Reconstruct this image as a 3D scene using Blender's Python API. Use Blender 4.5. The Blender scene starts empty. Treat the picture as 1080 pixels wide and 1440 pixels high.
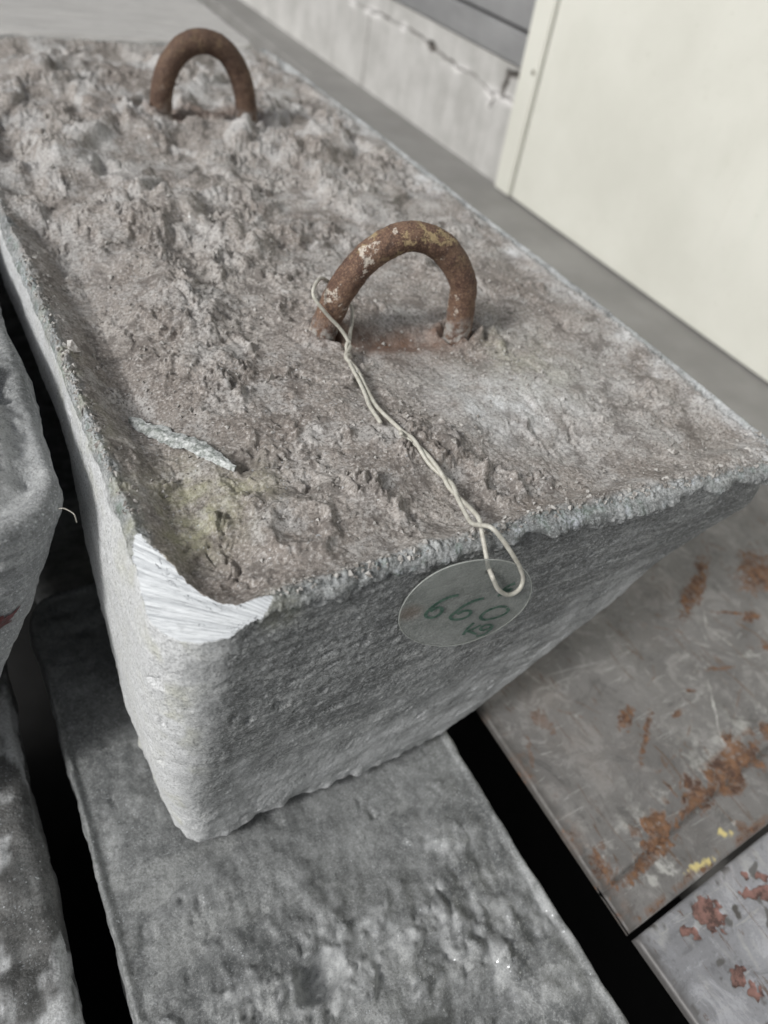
import bpy, bmesh, math, random
import numpy as np
from mathutils import Vector, Matrix
random.seed(4); rng = np.random.default_rng(4)
sc = bpy.context.scene
S = 0.5                                   # drawing unit -> metres

# ------------------------------------------------------------------ camera
cx_ = Vector((0.86485997, -0.47506765, 0.16225891))     # rows: image right / down / forward in world axes
cy_ = Vector((-0.23071395, -0.66319668, -0.71199806))
cz_ = Vector((0.44585682, 0.57834323, -0.68317699))
cam = bpy.data.cameras.new('camera'); camo = bpy.data.objects.new('camera', cam)
sc.collection.objects.link(camo)
R = Matrix((cx_, -cy_, -cz_)).transposed()
camo.matrix_world = Matrix.Translation(Vector((-0.11141225, -0.44316934, 0.62)) * S) @ R.to_4x4()
cam.sensor_fit = 'VERTICAL'; cam.sensor_height = 36; cam.lens = 36 * 1036 / 1440
cam.clip_start = 0.01; cam.clip_end = 100
cam.dof.use_dof = True; cam.dof.focus_distance = 0.485
cam.dof.aperture_fstop = (cam.lens / 1000) / 0.0056
sc.camera = camo
# ------------------------------------------------------------------ light
w = bpy.data.worlds.new('World'); sc.world = w; w.use_nodes = True
nt = w.node_tree
SUN_EL, SUN_AZ = math.radians(36), math.radians(189)    # azimuth of the sun seen from the block, from +X
sky = nt.nodes.new('ShaderNodeTexSky'); sky.sky_type = 'NISHITA'; sky.sun_disc = False
sky.sun_elevation = SUN_EL; sky.sun_rotation = math.pi/2 - SUN_AZ
sky.dust_density = 4.0; sky.air_density = 1.0; sky.ozone_density = 1.0
hsv = nt.nodes.new('ShaderNodeHueSaturation'); hsv.inputs['Saturation'].default_value = 0.18
nt.links.new(sky.outputs[0], hsv.inputs['Color'])
nt.links.new(hsv.outputs[0], nt.nodes['Background'].inputs[0])
nt.nodes['Background'].inputs[1].default_value = 0.055
sl = bpy.data.lights.new('sun', 'SUN'); so = bpy.data.objects.new('sun', sl); sc.collection.objects.link(so)
sl.energy = 1.5; sl.angle = math.radians(12); sl.color = (1.0, 0.985, 0.96)
d = Vector((math.cos(SUN_EL)*math.cos(SUN_AZ), math.cos(SUN_EL)*math.sin(SUN_AZ), math.sin(SUN_EL)))
so.rotation_euler = d.to_track_quat('Z', 'Y').to_euler()
sc.view_settings.view_transform = 'Standard'; sc.view_settings.look = 'None'
sc.view_settings.exposure = 0.64; sc.view_settings.gamma = 1
sc.cycles.max_bounces = 6

# ------------------------------------------------------------------ noise
_r = np.random.default_rng(11)
_perm = np.concatenate([_r.permutation(256)]*2).astype(np.int32)
_g = _r.normal(size=(256, 3)).astype(np.float32); _g /= np.linalg.norm(_g, axis=1)[:, None]
def perlin(P, f=1.0, seed=0):
    P = (np.asarray(P, np.float32) * np.float32(f) if np.isscalar(f) else np.asarray(P, np.float32) * np.array(f, np.float32)) + np.float32(seed * 17.31)
    i = np.floor(P).astype(np.int32); fr = P - i; i &= 255
    u = fr*fr*fr*(fr*(fr*6-15)+10)
    out = 0
    for a in (0, 1):
        wa = u[:, 0] if a else 1-u[:, 0]
        pa = _perm[(i[:, 0]+a) & 255]
        for b in (0, 1):
            wb = wa*(u[:, 1] if b else 1-u[:, 1])
            pb = _perm[(pa+i[:, 1]+b) & 255]
            for c in (0, 1):
                g = _g[_perm[(pb+i[:, 2]+c) & 255]]
                dd = g[:, 0]*(fr[:, 0]-a)+g[:, 1]*(fr[:, 1]-b)+g[:, 2]*(fr[:, 2]-c)
                out = out + wb*(u[:, 2] if c else 1-u[:, 2])*dd
    return out*1.5
def fbm(P, f, n=4, gain=.5, seed=0):
    o = 0; a = 1; t = 0
    f = np.array(f, np.float32)
    for k in range(n):
        o = o + a*perlin(P, f*2.03**k if f.ndim else float(f*2.03**k), seed+k); t += a; a *= gain
    return o/t
def billow(P, f, n=3, gain=.5, seed=0):
    o = 0; a = 1; t = 0
    for k in range(n):
        o = o + a*np.abs(perlin(P, f*2.1**k, seed+k)); t += a; a *= gain
    return o/t*2
def sm(x, a, b):
    t = np.clip((x-a)/(b-a), 0, 1); return t*t*(3-2*t)
def lerp(a, b, t): return a+(b-a)*t
def P3(x, y, z=0): return np.stack([x, y, np.zeros_like(x)+z], 1)
def segdist(x, y, pts):
    """distance to a polyline"""
    best = np.full(x.shape, 1e9)
    for (a, b), (c, e) in zip(pts[:-1], pts[1:]):
        dx, dy = c-a, e-b; L = dx*dx+dy*dy+1e-12
        t = np.clip(((x-a)*dx+(y-b)*dy)/L, 0, 1)
        best = np.minimum(best, np.hypot(x-a-t*dx, y-b-t*dy))
    return best

# ------------------------------------------------------------------ object helpers
def link(o, parent=None):
    sc.collection.objects.link(o)
    if parent is not None: o.parent = parent
    return o
def mesh_np(name, V, F, mat, origin=(0, 0, 0), parent=None, smooth=True, attrs=None, vattrs=None):
    """V in drawing units (world), F (n,4) quads or (n,3); origin in drawing units"""
    V = (np.asarray(V, np.float64)-np.array(origin))*S
    F = np.asarray(F, np.int32); k = F.shape[1]
    me = bpy.data.meshes.new(name)
    me.vertices.add(len(V)); me.vertices.foreach_set('co', V.astype(np.float32).ravel())
    me.loops.add(F.size); me.loops.foreach_set('vertex_index', F.ravel())
    me.polygons.add(len(F)); me.polygons.foreach_set('loop_start', np.arange(0, F.size, k, dtype=np.int32))
    try: me.polygons.foreach_set('loop_total', np.full(len(F), k, np.int32))
    except Exception: pass
    me.update(calc_edges=True); me.validate()
    me.polygons.foreach_set('use_smooth', np.full(len(me.polygons), smooth)); me.update()
    for n, a in (attrs or {}).items():
        at = me.attributes.new(n, 'FLOAT', 'POINT'); at.data.foreach_set('value', np.asarray(a, np.float32))
    for n, a in (vattrs or {}).items():
        at = me.attributes.new(n, 'FLOAT_VECTOR', 'POINT'); at.data.foreach_set('vector', np.asarray(a, np.float32).ravel())
    me.materials.append(mat)
    o = bpy.data.objects.new(name, me); link(o, parent)
    if parent is None: o.location = Vector(origin)*S
    return o
def empty(name, loc, label, cat, group=None):
    o = bpy.data.objects.new(name, None); link(o); o.location = Vector(loc)*S
    o.empty_display_size = .02
    return tag(o, label, cat, group)
def tag(o, label=None, cat=None, group=None, kind=None):
    for k, v in (('label', label), ('category', cat), ('group', group), ('kind', kind)):
        if v: o[k] = v
    return o
def grid_faces(nx, ny):
    i = np.arange((nx-1)*(ny-1)); a = (i//(ny-1))*ny + i % (ny-1)
    return np.stack([a, a+ny, a+ny+1, a+1], 1)
def tube(pts, radii, mat, name, parent=None, origin=(0, 0, 0), seg=12, noise=0, samples=1, seed=0, nf=30, attrs=None, caps=True):
    """tube along a polyline (drawing units) with parallel transport frames"""
    pts = [Vector(p) for p in pts]; n = len(pts)
    r = np.full(n, radii) if np.isscalar(radii) else np.array(radii)
    T = [((pts[min(i+1, n-1)]-pts[max(i-1, 0)]).normalized()) for i in range(n)]
    up = Vector((0, 0, 1)) if abs(T[0].z) < .9 else Vector((0, 1, 0))
    N = (up-T[0]*up.dot(T[0])).normalized(); V = []
    for i in range(n):
        N = (N-T[i]*N.dot(T[i])).normalized(); B = T[i].cross(N)
        for k in range(seg):
            a = 2*math.pi*k/seg
            V.append(pts[i]+(N*math.cos(a)+B*math.sin(a))*r[i])
    V = np.array([tuple(v) for v in V])
    C = np.repeat(np.array([tuple(p) for p in pts]), seg, 0)
    if noise:
        dv = V-C; L = np.linalg.norm(dv, axis=1)[:, None]
        V = V+dv/L*(noise*(fbm(V, nf, 5, .68, seed))[:, None])
    F = []
    for i in range(n-1):
        for k in range(seg):
            F.append((i*seg+k, i*seg+(k+1) % seg, (i+1)*seg+(k+1) % seg, (i+1)*seg+k))
    nV = len(V)
    V = np.vstack([V, np.array([tuple(pts[0]-T[0]*r[0]*.4), tuple(pts[-1]+T[-1]*r[-1]*.4)])])
    for k in range(seg):
        F.append((nV, (k+1) % seg, k, k)); F.append((nV+1, (n-1)*seg+k, (n-1)*seg+(k+1) % seg, (n-1)*seg+(k+1) % seg))
    me = bpy.data.meshes.new(name)
    Vl = ((V-np.array(origin))*S)
    me.from_pydata([tuple(v) for v in Vl], [], [f if f[2] != f[3] else f[:3] for f in F])
    for p in me.polygons: p.use_smooth = True
    me.materials.append(mat); me.update()
    o = bpy.data.objects.new(name, me); link(o, parent)
    if parent is None: o.location = Vector(origin)*S
    return o
def spline(pts, per=10):
    """Catmull-Rom through pts"""
    p = [np.array(q, float) for q in pts]; p = [2*p[0]-p[1]]+p+[2*p[-1]-p[-2]]; out = []
    for i in range(1, len(p)-2):
        for k in range(per):
            t = k/per
            out.append(.5*((2*p[i])+(-p[i-1]+p[i+1])*t+(2*p[i-1]-5*p[i]+4*p[i+1]-p[i+2])*t*t+(-p[i-1]+3*p[i]-3*p[i+1]+p[i+2])*t**3))
    out.append(p[-2]); return out
def box(name, a, b, mat, parent=None, origin=None, bev=.004, kind=None):
    bm = bmesh.new(); bmesh.ops.create_cube(bm, size=1)
    a = Vector(a); b = Vector(b); c = (a+b)/2; s = b-a
    for v in bm.verts: v.co = Vector((v.co.x*s.x, v.co.y*s.y, v.co.z*s.z))+c
    if bev: bmesh.ops.bevel(bm, geom=bm.edges[:], offset=bev, segments=2, affect='EDGES', profile=.5)
    og = Vector(origin) if origin is not None else Vector((c.x, c.y, a.z))
    for v in bm.verts: v.co = (v.co-og)*S
    me = bpy.data.meshes.new(name); bm.to_mesh(me); bm.free(); me.materials.append(mat)
    o = bpy.data.objects.new(name, me); link(o, parent)
    if parent is None: o.location = og*S
    if kind: o['kind'] = kind
    return o

# ------------------------------------------------------------------ material helper
class NT:
    def __init__(s, name):
        s.m = bpy.data.materials.new(name); s.m.use_nodes = True; s.t = s.m.node_tree
        s.b = s.t.nodes['Principled BSDF']; s.tc = s.t.nodes.new('ShaderNodeTexCoord')
    def put(s, inp, v):
        if isinstance(v, bpy.types.NodeSocket): s.t.links.new(v, inp)
        elif v is not None:
            if hasattr(inp.default_value, '__len__') and not hasattr(v, '__len__'): v = (v, v, v, 1)[:len(inp.default_value)]
            if hasattr(v, '__len__') and len(v) == 3 and len(inp.default_value) == 4: v = (*v, 1)
            inp.default_value = v
    def coord(s, scale=(1, 1, 1), rot=(0, 0, 0), src=None):
        m = s.t.nodes.new('ShaderNodeMapping'); s.t.links.new(src or s.tc.outputs['Object'], m.inputs[0])
        m.inputs['Scale'].default_value = scale; m.inputs['Rotation'].default_value = rot; return m.outputs[0]
    def noise(s, scale, detail=4, rough=.55, vec=None, dist=0.0):
        n = s.t.nodes.new('ShaderNodeTexNoise'); n.inputs['Scale'].default_value = scale; n.inputs['Detail'].default_value = detail
        n.inputs['Roughness'].default_value = rough; n.inputs['Distortion'].default_value = dist
        s.t.links.new(vec or s.tc.outputs['Object'], n.inputs['Vector']); return n.outputs[0]
    def vor(s, scale, vec=None, out='Distance', feat='F1'):
        n = s.t.nodes.new('ShaderNodeTexVoronoi'); n.feature = feat; n.inputs['Scale'].default_value = scale
        s.t.links.new(vec or s.tc.outputs['Object'], n.inputs['Vector']); return n.outputs[out]
    def attr(s, name, out='Fac'):
        n = s.t.nodes.new('ShaderNodeAttribute'); n.attribute_name = name; return n.outputs[out]
    def ramp(s, v, a, b, c=0.0, e=1.0):
        n = s.t.nodes.new('ShaderNodeMapRange'); n.interpolation_type = 'SMOOTHSTEP'
        s.put(n.inputs[0], v)
        for k, q in enumerate((a, b, c, e)): n.inputs[k+1].default_value = q
        return n.outputs[0]
    def math(s, op, a, b=None, clamp=False):
        n = s.t.nodes.new('ShaderNodeMath'); n.operation = op; n.use_clamp = clamp; s.put(n.inputs[0], a)
        if b is not None: s.put(n.inputs[1], b)
        return n.outputs[0]
    def mix(s, f, a, b):
        n = s.t.nodes.new('ShaderNodeMix'); n.data_type = 'RGBA'; s.put(n.inputs[0], f); s.put(n.inputs[6], a); s.put(n.inputs[7], b); return n.outputs[2]
    def bump(s, h, strength, dist, prev=None):
        n = s.t.nodes.new('ShaderNodeBump'); n.inputs['Strength'].default_value = strength; n.inputs['Distance'].default_value = dist
        s.put(n.inputs['Height'], h)
        if prev: s.t.links.new(prev, n.inputs['Normal'])
        return n.outputs[0]
    def out(s, color=None, rough=None, metal=None, normal=None, **kw):
        if color is not None: s.put(s.b.inputs['Base Color'], color)
        if rough is not None: s.put(s.b.inputs['Roughness'], rough)
        if metal is not None: s.put(s.b.inputs['Metallic'], metal)
        if normal is not None: s.t.links.new(normal, s.b.inputs['Normal'])
        for k, v in kw.items(): s.put(s.b.inputs[k], v)
        return s.m

def mat_cast(name, brown=1.0, base=.30, glit=.975, seed=0.0, tint=(1, 1, 1), grain=1.0, sheen=0.0):
    """oxidised cast metal: dusty brown top, grey sides, crystalline sparkle"""
    n = NT(name)
    v = n.coord((1, 1, 1)); a = n.attr('top'); lip = n.attr('lip'); rust = n.attr('rust'); pale = n.attr('pale'); yel = n.attr('yellow')
    big = n.noise(9, 5, .6, v); mid = n.noise(60, 5, .65, v); fine = n.noise(420, 4, .7, v); grit = n.noise(1100, 2, .6, v)
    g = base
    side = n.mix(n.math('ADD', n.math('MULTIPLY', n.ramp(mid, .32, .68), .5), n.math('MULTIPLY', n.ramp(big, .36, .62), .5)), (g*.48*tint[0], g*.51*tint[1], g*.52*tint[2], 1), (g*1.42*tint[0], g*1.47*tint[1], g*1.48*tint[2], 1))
    st = n.noise(30, 5, .65, n.coord((.35, 1, 5.5), (0, .06, 0)), .3)
    side = n.mix(n.ramp(st, .50, .62, 0, .65), side, (g*1.7, g*1.75, g*1.74, 1))
    side = n.mix(n.ramp(fine, .50, .60, 0, .45*grain), side, (g*.36, g*.38, g*.37, 1)); side = n.mix(n.ramp(fine, .46, .38, 0, .4*grain), side, (g*1.9, g*1.95, g*1.95, 1))
    t1 = n.mix(n.ramp(big, .35, .65), (.225, .197, .176, 1), (.375, .350, .326, 1))
    t1 = n.mix(n.ramp(mid, .50, .64, 0, .8), t1, (.215, .197, .184, 1)); t1 = n.mix(n.ramp(n.noise(13, 6, .7, v), .50, .62, 0, .75), t1, (.40, .39, .378, 1))
    t1 = n.mix(n.ramp(n.noise(25, 5, .7, v), .52, .66, 0, .8), t1, (.44, .43, .42, 1))
    t1 = n.mix(n.ramp(fine, .52, .64, 0, .7), t1, (.56, .54, .52, 1))
    t1 = n.mix(n.ramp(fine, .47, .36, 0, .8), t1, (.095, .082, .073, 1))
    t1 = n.mix(n.ramp(n.noise(38, 6, .78, v), .52, .61, 0, .72), t1, (.118, .103, .092, 1)); side = n.mix(n.ramp(n.noise(620, 3, .7, v), .42, .34, 0, .7*grain), side, (g*2.3, g*2.35, g*2.35, 1)); side = n.mix(n.ramp(n.noise(750, 3, .7, v), .58, .64, 0, .8*grain), side, (.05, .055, .053, 1)); side = n.mix(n.ramp(n.noise(48, 6, .75, n.coord((.5, 1, 2.2))), .55, .66, 0, .5), side, (g*.48, g*.5, g*.5, 1))
    sk = n.noise(260, 5, .8, v); side = n.mix(n.ramp(sk, .55, .62, 0, .6*grain), side, (.07, .075, .073, 1)); side = n.mix(n.ramp(sk, .44, .38, 0, .6*grain), side, (g*2.1, g*2.16, g*2.17, 1))
    col = n.mix(n.math('MULTIPLY', a, brown), side, t1)
    lipc = n.mix(n.ramp(mid, .40, .6), (.25, .29, .275, 1), (.50, .53, .57, 1))
    lipc = n.mix(n.ramp(fine, .46, .58, 0, .8), lipc, (.10, .135, .105, 1))
    col = n.mix(lip, col, lipc)
    col = n.mix(n.math('MULTIPLY', rust, n.ramp(mid, .25, .6, .55, 1)), col, (.155, .085, .055, 1))
    col = n.mix(n.math('MULTIPLY', pale, n.ramp(fine, .3, .6, .5, 1)), col, (.64, .655, .665, 1))
    col = n.mix(n.math('MULTIPLY', yel, n.ramp(mid, .35, .6, .2, 1)), col, (.40, .40, .24, 1))
    rnd = n.vor(900, v, 'Color'); sep = n.t.nodes.new('ShaderNodeSeparateColor'); n.t.links.new(rnd, sep.inputs[0])
    sp = n.math('MULTIPLY', n.ramp(sep.outputs[0], glit, glit+.008), n.ramp(n.noise(35, 3, .6, v), .5, .56))
    col = n.mix(n.math('MULTIPLY', sp, .6), col, (.7, .73, .75, 1))
    rough = n.ramp(sp, 0, 1, .78-.22*sheen, .30)
    gr = n.vor(430, n.coord((1, 1, 1))); gr2 = n.vor(820, n.coord((1, 1, 1), (.3, .2, .5)))
    coarse = n.ramp(n.noise(22, 4, .6, v), .42, .6)
    col = n.mix(n.ramp(gr2, .55, .85, 0, .40*grain), col, (.075, .07, .065, 1))
    gm = n.math('MULTIPLY', n.math('SUBTRACT', 1.0, gr), coarse)
    b = n.bump(mid, .42, .0012); b = n.bump(gm, .6*grain, .0008, b); b = n.bump(fine, .8*grain, .0005, b); b = n.bump(n.math('SUBTRACT', 1.0, gr2), .25*grain, .0003, b)
    tilt = n.t.nodes.new('ShaderNodeVectorMath'); tilt.operation = 'SUBTRACT'
    sepp = n.math('SUBTRACT', 1.0, a); return n.out(col, rough, n.math('ADD', n.math('MULTIPLY', sepp, .12+.40*sheen), n.math('MULTIPLY', sp, .5)), b)
M_main = mat_cast('oxidised_zinc', 1.0, .265, .985)
M_low = mat_cast('grey_zinc', .0, .215, .978, grain=.6, sheen=.35)
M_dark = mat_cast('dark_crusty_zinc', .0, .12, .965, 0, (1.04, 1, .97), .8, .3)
M_dull = mat_cast('dull_grey_zinc', .35, .26, .975, grain=.85)

def mat_facet():
    n = NT('bright_cut_metal'); uv = n.attr('fuv', 'Vector')
    l1 = n.noise(1, 5, .7, n.coord((5, 190, 1), src=uv)); l2 = n.noise(1, 3, .6, n.coord((14, 620, 1), src=uv))
    l3 = n.noise(1, 4, .75, n.coord((9, 330, 1), (0, 0, .10), src=uv), .4)
    blot = n.noise(70, 3, .6)
    col = n.mix(n.ramp(l1, .35, .62), (.33, .35, .37, 1), (.53, .555, .575, 1))
    col = n.mix(n.ramp(blot, .6, .75, 0, .5), col, (.30, .315, .325, 1))
    col = n.mix(n.ramp(l3, .55, .62, 0, .7), col, (.13, .14, .15, 1))
    b = n.bump(l1, .8, .0009); b = n.bump(l2, .6, .0003, b); b = n.bump(l3, -.5, .0004, b)
    return n.out(col, .45, .15, b)
M_facet = mat_facet()

def mat_rust(name, dark=1.0, yk=1.0):
    n = NT(name); big = n.noise(45, 5, .65); mid = n.noise(160, 5, .7); fine = n.noise(600, 3, .7)
    col = n.mix(n.ramp(big, .35, .65), (.105*dark, .058*dark, .040*dark, 1), (.185*dark, .115*dark, .078*dark, 1))
    col = n.mix(n.ramp(mid, .5, .7), col, (.085*dark, .045*dark, .035*dark, 1))
    col = n.mix(n.ramp(fine, .52, .66, 0, .5), col, (.34*dark, .22*dark, .145*dark, 1)); col = n.mix(n.ramp(fine, .46, .36, 0, .6), col, (.05, .033, .028, 1))
    sepn = n.t.nodes.new('ShaderNodeSeparateXYZ'); n.t.links.new(n.tc.outputs['Object'], sepn.inputs[0])
    crown = n.ramp(sepn.outputs[2], .058, .085)
    yel = n.math('MULTIPLY', crown, n.ramp(n.noise(75, 5, .7), .53, .60))
    col = n.mix(n.math('MULTIPLY', yel, .62*yk), col, (.46, .37, .20, 1))
    foot = n.ramp(sepn.outputs[2], .022, .002)
    col = n.mix(n.math('MULTIPLY', foot, n.ramp(mid, .38, .6)), col, (.36, .35, .33, 1))
    wh = n.math('MULTIPLY', n.ramp(n.noise(42, 5, .8), .58, .64), yk)
    col = n.mix(n.math('MULTIPLY', wh, .85), col, (.60, .55, .48, 1))
    pk = n.ramp(n.noise(95, 4, .75), .56, .66); col = n.mix(n.math('MULTIPLY', pk, .55), col, (.05, .032, .028, 1))
    b = n.bump(n.noise(70, 4, .7), .6, .0022); b = n.bump(mid, .8, .0014, b); b = n.bump(fine, .7, .0005, b)
    return n.out(col, .82, 0, b)
M_rust = mat_rust('rusty_steel_bar')
M_rust2 = mat_rust('dark_rusty_steel_bar', .72, .15)

# ------------------------------------------------------------------ ingots
def spaced(a, b, knots):
    """non-uniform lines: knots = [(pos, spacing)...]"""
    xs = [a]; kx = [k[0] for k in knots]; kd = [k[1] for k in knots]
    while xs[-1] < b: xs.append(xs[-1]+float(np.interp(xs[-1], kx, kd)))
    xs = np.array(xs); return a+(xs-a)*(b-a)/(xs[-1]-a)
def ingot(name, W, L, H, r, re, xs, ys, zs, top_fn, side_fn, prof_fn, mat, origin, parent=None, cut=None, attr_fn=None, bottom=True):
    """closed cast block: top grid over a rounded rectangle + skirts; local frame x 0..W, y 0..L, z 0 (top) .. -H."""
    nx, ny = len(xs), len(ys)
    X, Y = np.meshgrid(xs, ys, indexing='ij'); X = X.ravel().copy(); Y = Y.ravel().copy()
    cxm, cym = W/2, L/2; dx = X-cxm; dy = Y-cym
    ax = np.abs(dx)-(W/2-r); ay = np.abs(dy)-(L/2-r); m = (ax > 0) & (ay > 0)
    s = ax[m]/r; t = ay[m]/r
    qx = s*np.sqrt(1-t*t/2)*r+(W/2-r); qy = t*np.sqrt(1-s*s/2)*r+(L/2-r)
    X[m] = cxm+np.sign(dx[m])*qx; Y[m] = cym+np.sign(dy[m])*qy
    def sdf(X, Y):
        ax = np.abs(X-cxm)-(W/2-r); ay = np.abs(Y-cym)-(L/2-r)
        bx = np.maximum(ax, 0); by = np.maximum(ay, 0); h = np.hypot(bx, by)
        e = r-h-np.minimum(np.maximum(ax, ay), 0)
        ox = np.where(h > 1e-6, bx/np.maximum(h, 1e-6), (ax >= ay)*1.0); oy = np.where(h > 1e-6, by/np.maximum(h, 1e-6), (ay > ax)*1.0)
        return e, ox*np.sign(X-cxm), oy*np.sign(Y-cym)
    e, ox, oy = sdf(X, Y)
    sn = np.clip((re-e)/re, 0, 1); cs = np.sqrt(1-sn*sn)
    Zb = -re*(1-cs)
    idx = np.arange(nx*ny).reshape(nx, ny)
    per = np.concatenate([idx[:, 0], idx[-1, 1:], idx[::-1, -1][1:], idx[0, ::-1][1:-1]])
    nP = len(per)
    PX, PY = X[per], Y[per]; pox, poy = ox[per], oy[per]
    rows = [] ; nz = len(zs)
    VX = [X]; VY = [Y]; VZ = [Zb]; NX = [ox*sn]; NY = [oy*sn]; NZ = [cs]; SD = [np.zeros(len(X))]
    for z in zs:
        k = np.clip((z+H)/.02, 0, 1); rr = .02*(1-np.sqrt(1-(1-k)**2))      # rounding at the foot
        VX.append(PX-pox*rr); VY.append(PY-poy*rr); VZ.append(np.full(nP, z)); NX.append(pox); NY.append(poy); NZ.append(np.zeros(nP)); SD.append(np.ones(nP))
    X0 = np.concatenate(VX); Y0 = np.concatenate(VY); Z0 = np.concatenate(VZ)
    N = np.stack([np.concatenate(NX), np.concatenate(NY), np.concatenate(NZ)], 1); side = np.concatenate(SD)
    E = np.concatenate([e]+[np.zeros(nP)]*nz)
    X1, Y1 = prof_fn(X0, Y0, Z0)
    P = np.stack([X1, Y1, Z0], 1).astype(np.float32)
    wt = np.clip(N[:, 2], 0, 1)
    dtop = np.zeros(len(P)); tm = side == 0
    dtop[tm] = top_fn(P[tm], E[tm])
    ds = np.zeros(len(P)); sm_ = wt < .98
    ds[sm_] = side_fn(P[sm_], N[sm_])
    dtop_full = dtop.copy()
    # the rim continues over the rounding
    V = P.astype(np.float64).copy()
    V[:, 2] += dtop_full*(wt > 0)*sm(E, 0, re*.9)
    if name == 'ingot_body':
        k_ = (tm*sm(E, .01, .05)); V[:, 0] += k_*(perlin(P, 34, 61)*.0032+perlin(P, 80, 63)*.0016); V[:, 1] += k_*(perlin(P, 34, 62)*.0032+perlin(P, 80, 64)*.0016)
    V += N*(ds*(1-wt))[:, None]
    # extra rim lift shared by perimeter so the top does not tear away
    lift = np.zeros(len(P)); lift[tm] = dtop_full[tm]*(1-sm(E[tm], 0, re*.9))*.0
    cutm = np.zeros(len(P)); fuv = np.zeros((len(P), 3))
    if cut:
        n_, d_, A_, B_ = cut
        q = V@n_-d_
        mk = q > 0
        V[mk] -= n_[None]*q[mk][:, None]
        cutm = np.clip(q/.002, -1, 1)
        u_ = (B_-A_)/np.linalg.norm(B_-A_); v_ = np.cross(n_, u_)
        uu = (V-A_)@u_; vv = (V-A_)@v_
        fuv = np.stack([uu, vv/(1.15-uu*4.2*.9).clip(.35), np.zeros_like(uu)], 1)
        fl = fbm(np.stack([uu*9, fuv[:, 1]*170, uu*0], 1), 1.0, 3, .5, 40)
        V[mk] -= n_[None]*((.0012-fl*.0010)[mk])[:, None]
    F = [grid_faces(nx, ny)]
    base = nx*ny; prev = per
    for k in range(nz):
        cur = base+k*nP+np.arange(nP)
        F.append(np.stack([prev, cur, np.roll(cur, -1), np.roll(prev, -1)], 1)); prev = cur
    F = np.concatenate(F)
    at = attr_fn(V, E, side, N) if attr_fn else {}
    z0 = np.zeros(len(V))
    attrs = dict(top=at.get('top', z0), lip=at.get('lip', z0), rust=at.get('rust', z0), pale=at.get('pale', z0), yellow=at.get('yellow', z0))
    if bottom:   # underside
        c = len(V); V = np.vstack([V, [[W/2*.6, L/2, -H]]])
        for k2 in attrs: attrs[k2] = np.append(attrs[k2], 0)
        fuv = np.vstack([fuv, [[0, 0, 0]]]); cutm = np.append(cutm, 0)
    Vw = V+np.array(origin)
    if cut:
        fm = (cutm[F] > .2).sum(1) >= 3
        Fb, Ff = F[~fm], F[fm]
    else: Fb, Ff = F, None
    o = mesh_np(name, Vw, Fb, mat, origin, parent, attrs=attrs)
    if bottom:
        bm = bmesh.new(); bm.from_mesh(o.data); bm.verts.ensure_lookup_table()
        ce = bm.verts[c]
        for i in range(nP):
            try: f = bm.faces.new((bm.verts[int(prev[i])], ce, bm.verts[int(prev[(i+1) % nP])]))
            except Exception: pass
        bm.to_mesh(o.data); bm.free()
    if cut and parent is not None:
        used = np.unique(Ff); mp = -np.ones(len(Vw), int); mp[used] = np.arange(len(used))
        mesh_np('cut_corner', Vw[used], mp[Ff], M_facet, origin, parent, vattrs=dict(fuv=fuv[used]))
    return o, V, (nx, ny)

# ---- the main block
W0, L0, H0 = .985, 2.05, .60
def right_prof(z):  return np.interp(-z, [0, .02, .11, .60], [.0, .012, .05, -.495])
def main_prof(X, Y, Z):
    xr = W0+right_prof(Z)
    zb = np.interp(Y, [0, .07, .15, .25, .35, .45, .6], [.60, .60, .50, .38, .24, .12, .10])
    xl = -.015*np.clip(-Z/.1, 0, 1)+np.maximum(-Z-zb, 0)*np.interp(Y, [0, .07, .5], [0, .0, .26])
    xl = xl+.02*sm(-Z, .35, .6)*sm(.3-Y, 0, .25)
    f = X/W0
    X1 = xl+(xr-xl)*f
    yf = np.interp(-Z, [0, .05, .3, .6], [-.004, -.004, .004, .02])+(-.02)*sm(X, .45, .8)*sm(-Z, .25, .05)
    Y1 = Y+yf*(1-np.clip(Y/.5, 0, 1))
    return X1, Y1
LUMP = [(.699, 1.20, .075, .050), (.60, 1.27, .05, .03), (.278, .955, .10, .045), (.373, .79, .07, .035), (.105, 1.20, .09, .03), (.253, 1.70, .09, .03), (.20, .62, .09, .018),
        (.80, 1.32, .07, .03), (.49, .84, .05, .022), (.25, 1.42, .12, .03), (.53, 1.38, .13, .02), (.45, 1.75, .2, .02), (.44, 1.05, .07, .03), (.18, .80, .06, .022)]
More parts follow.
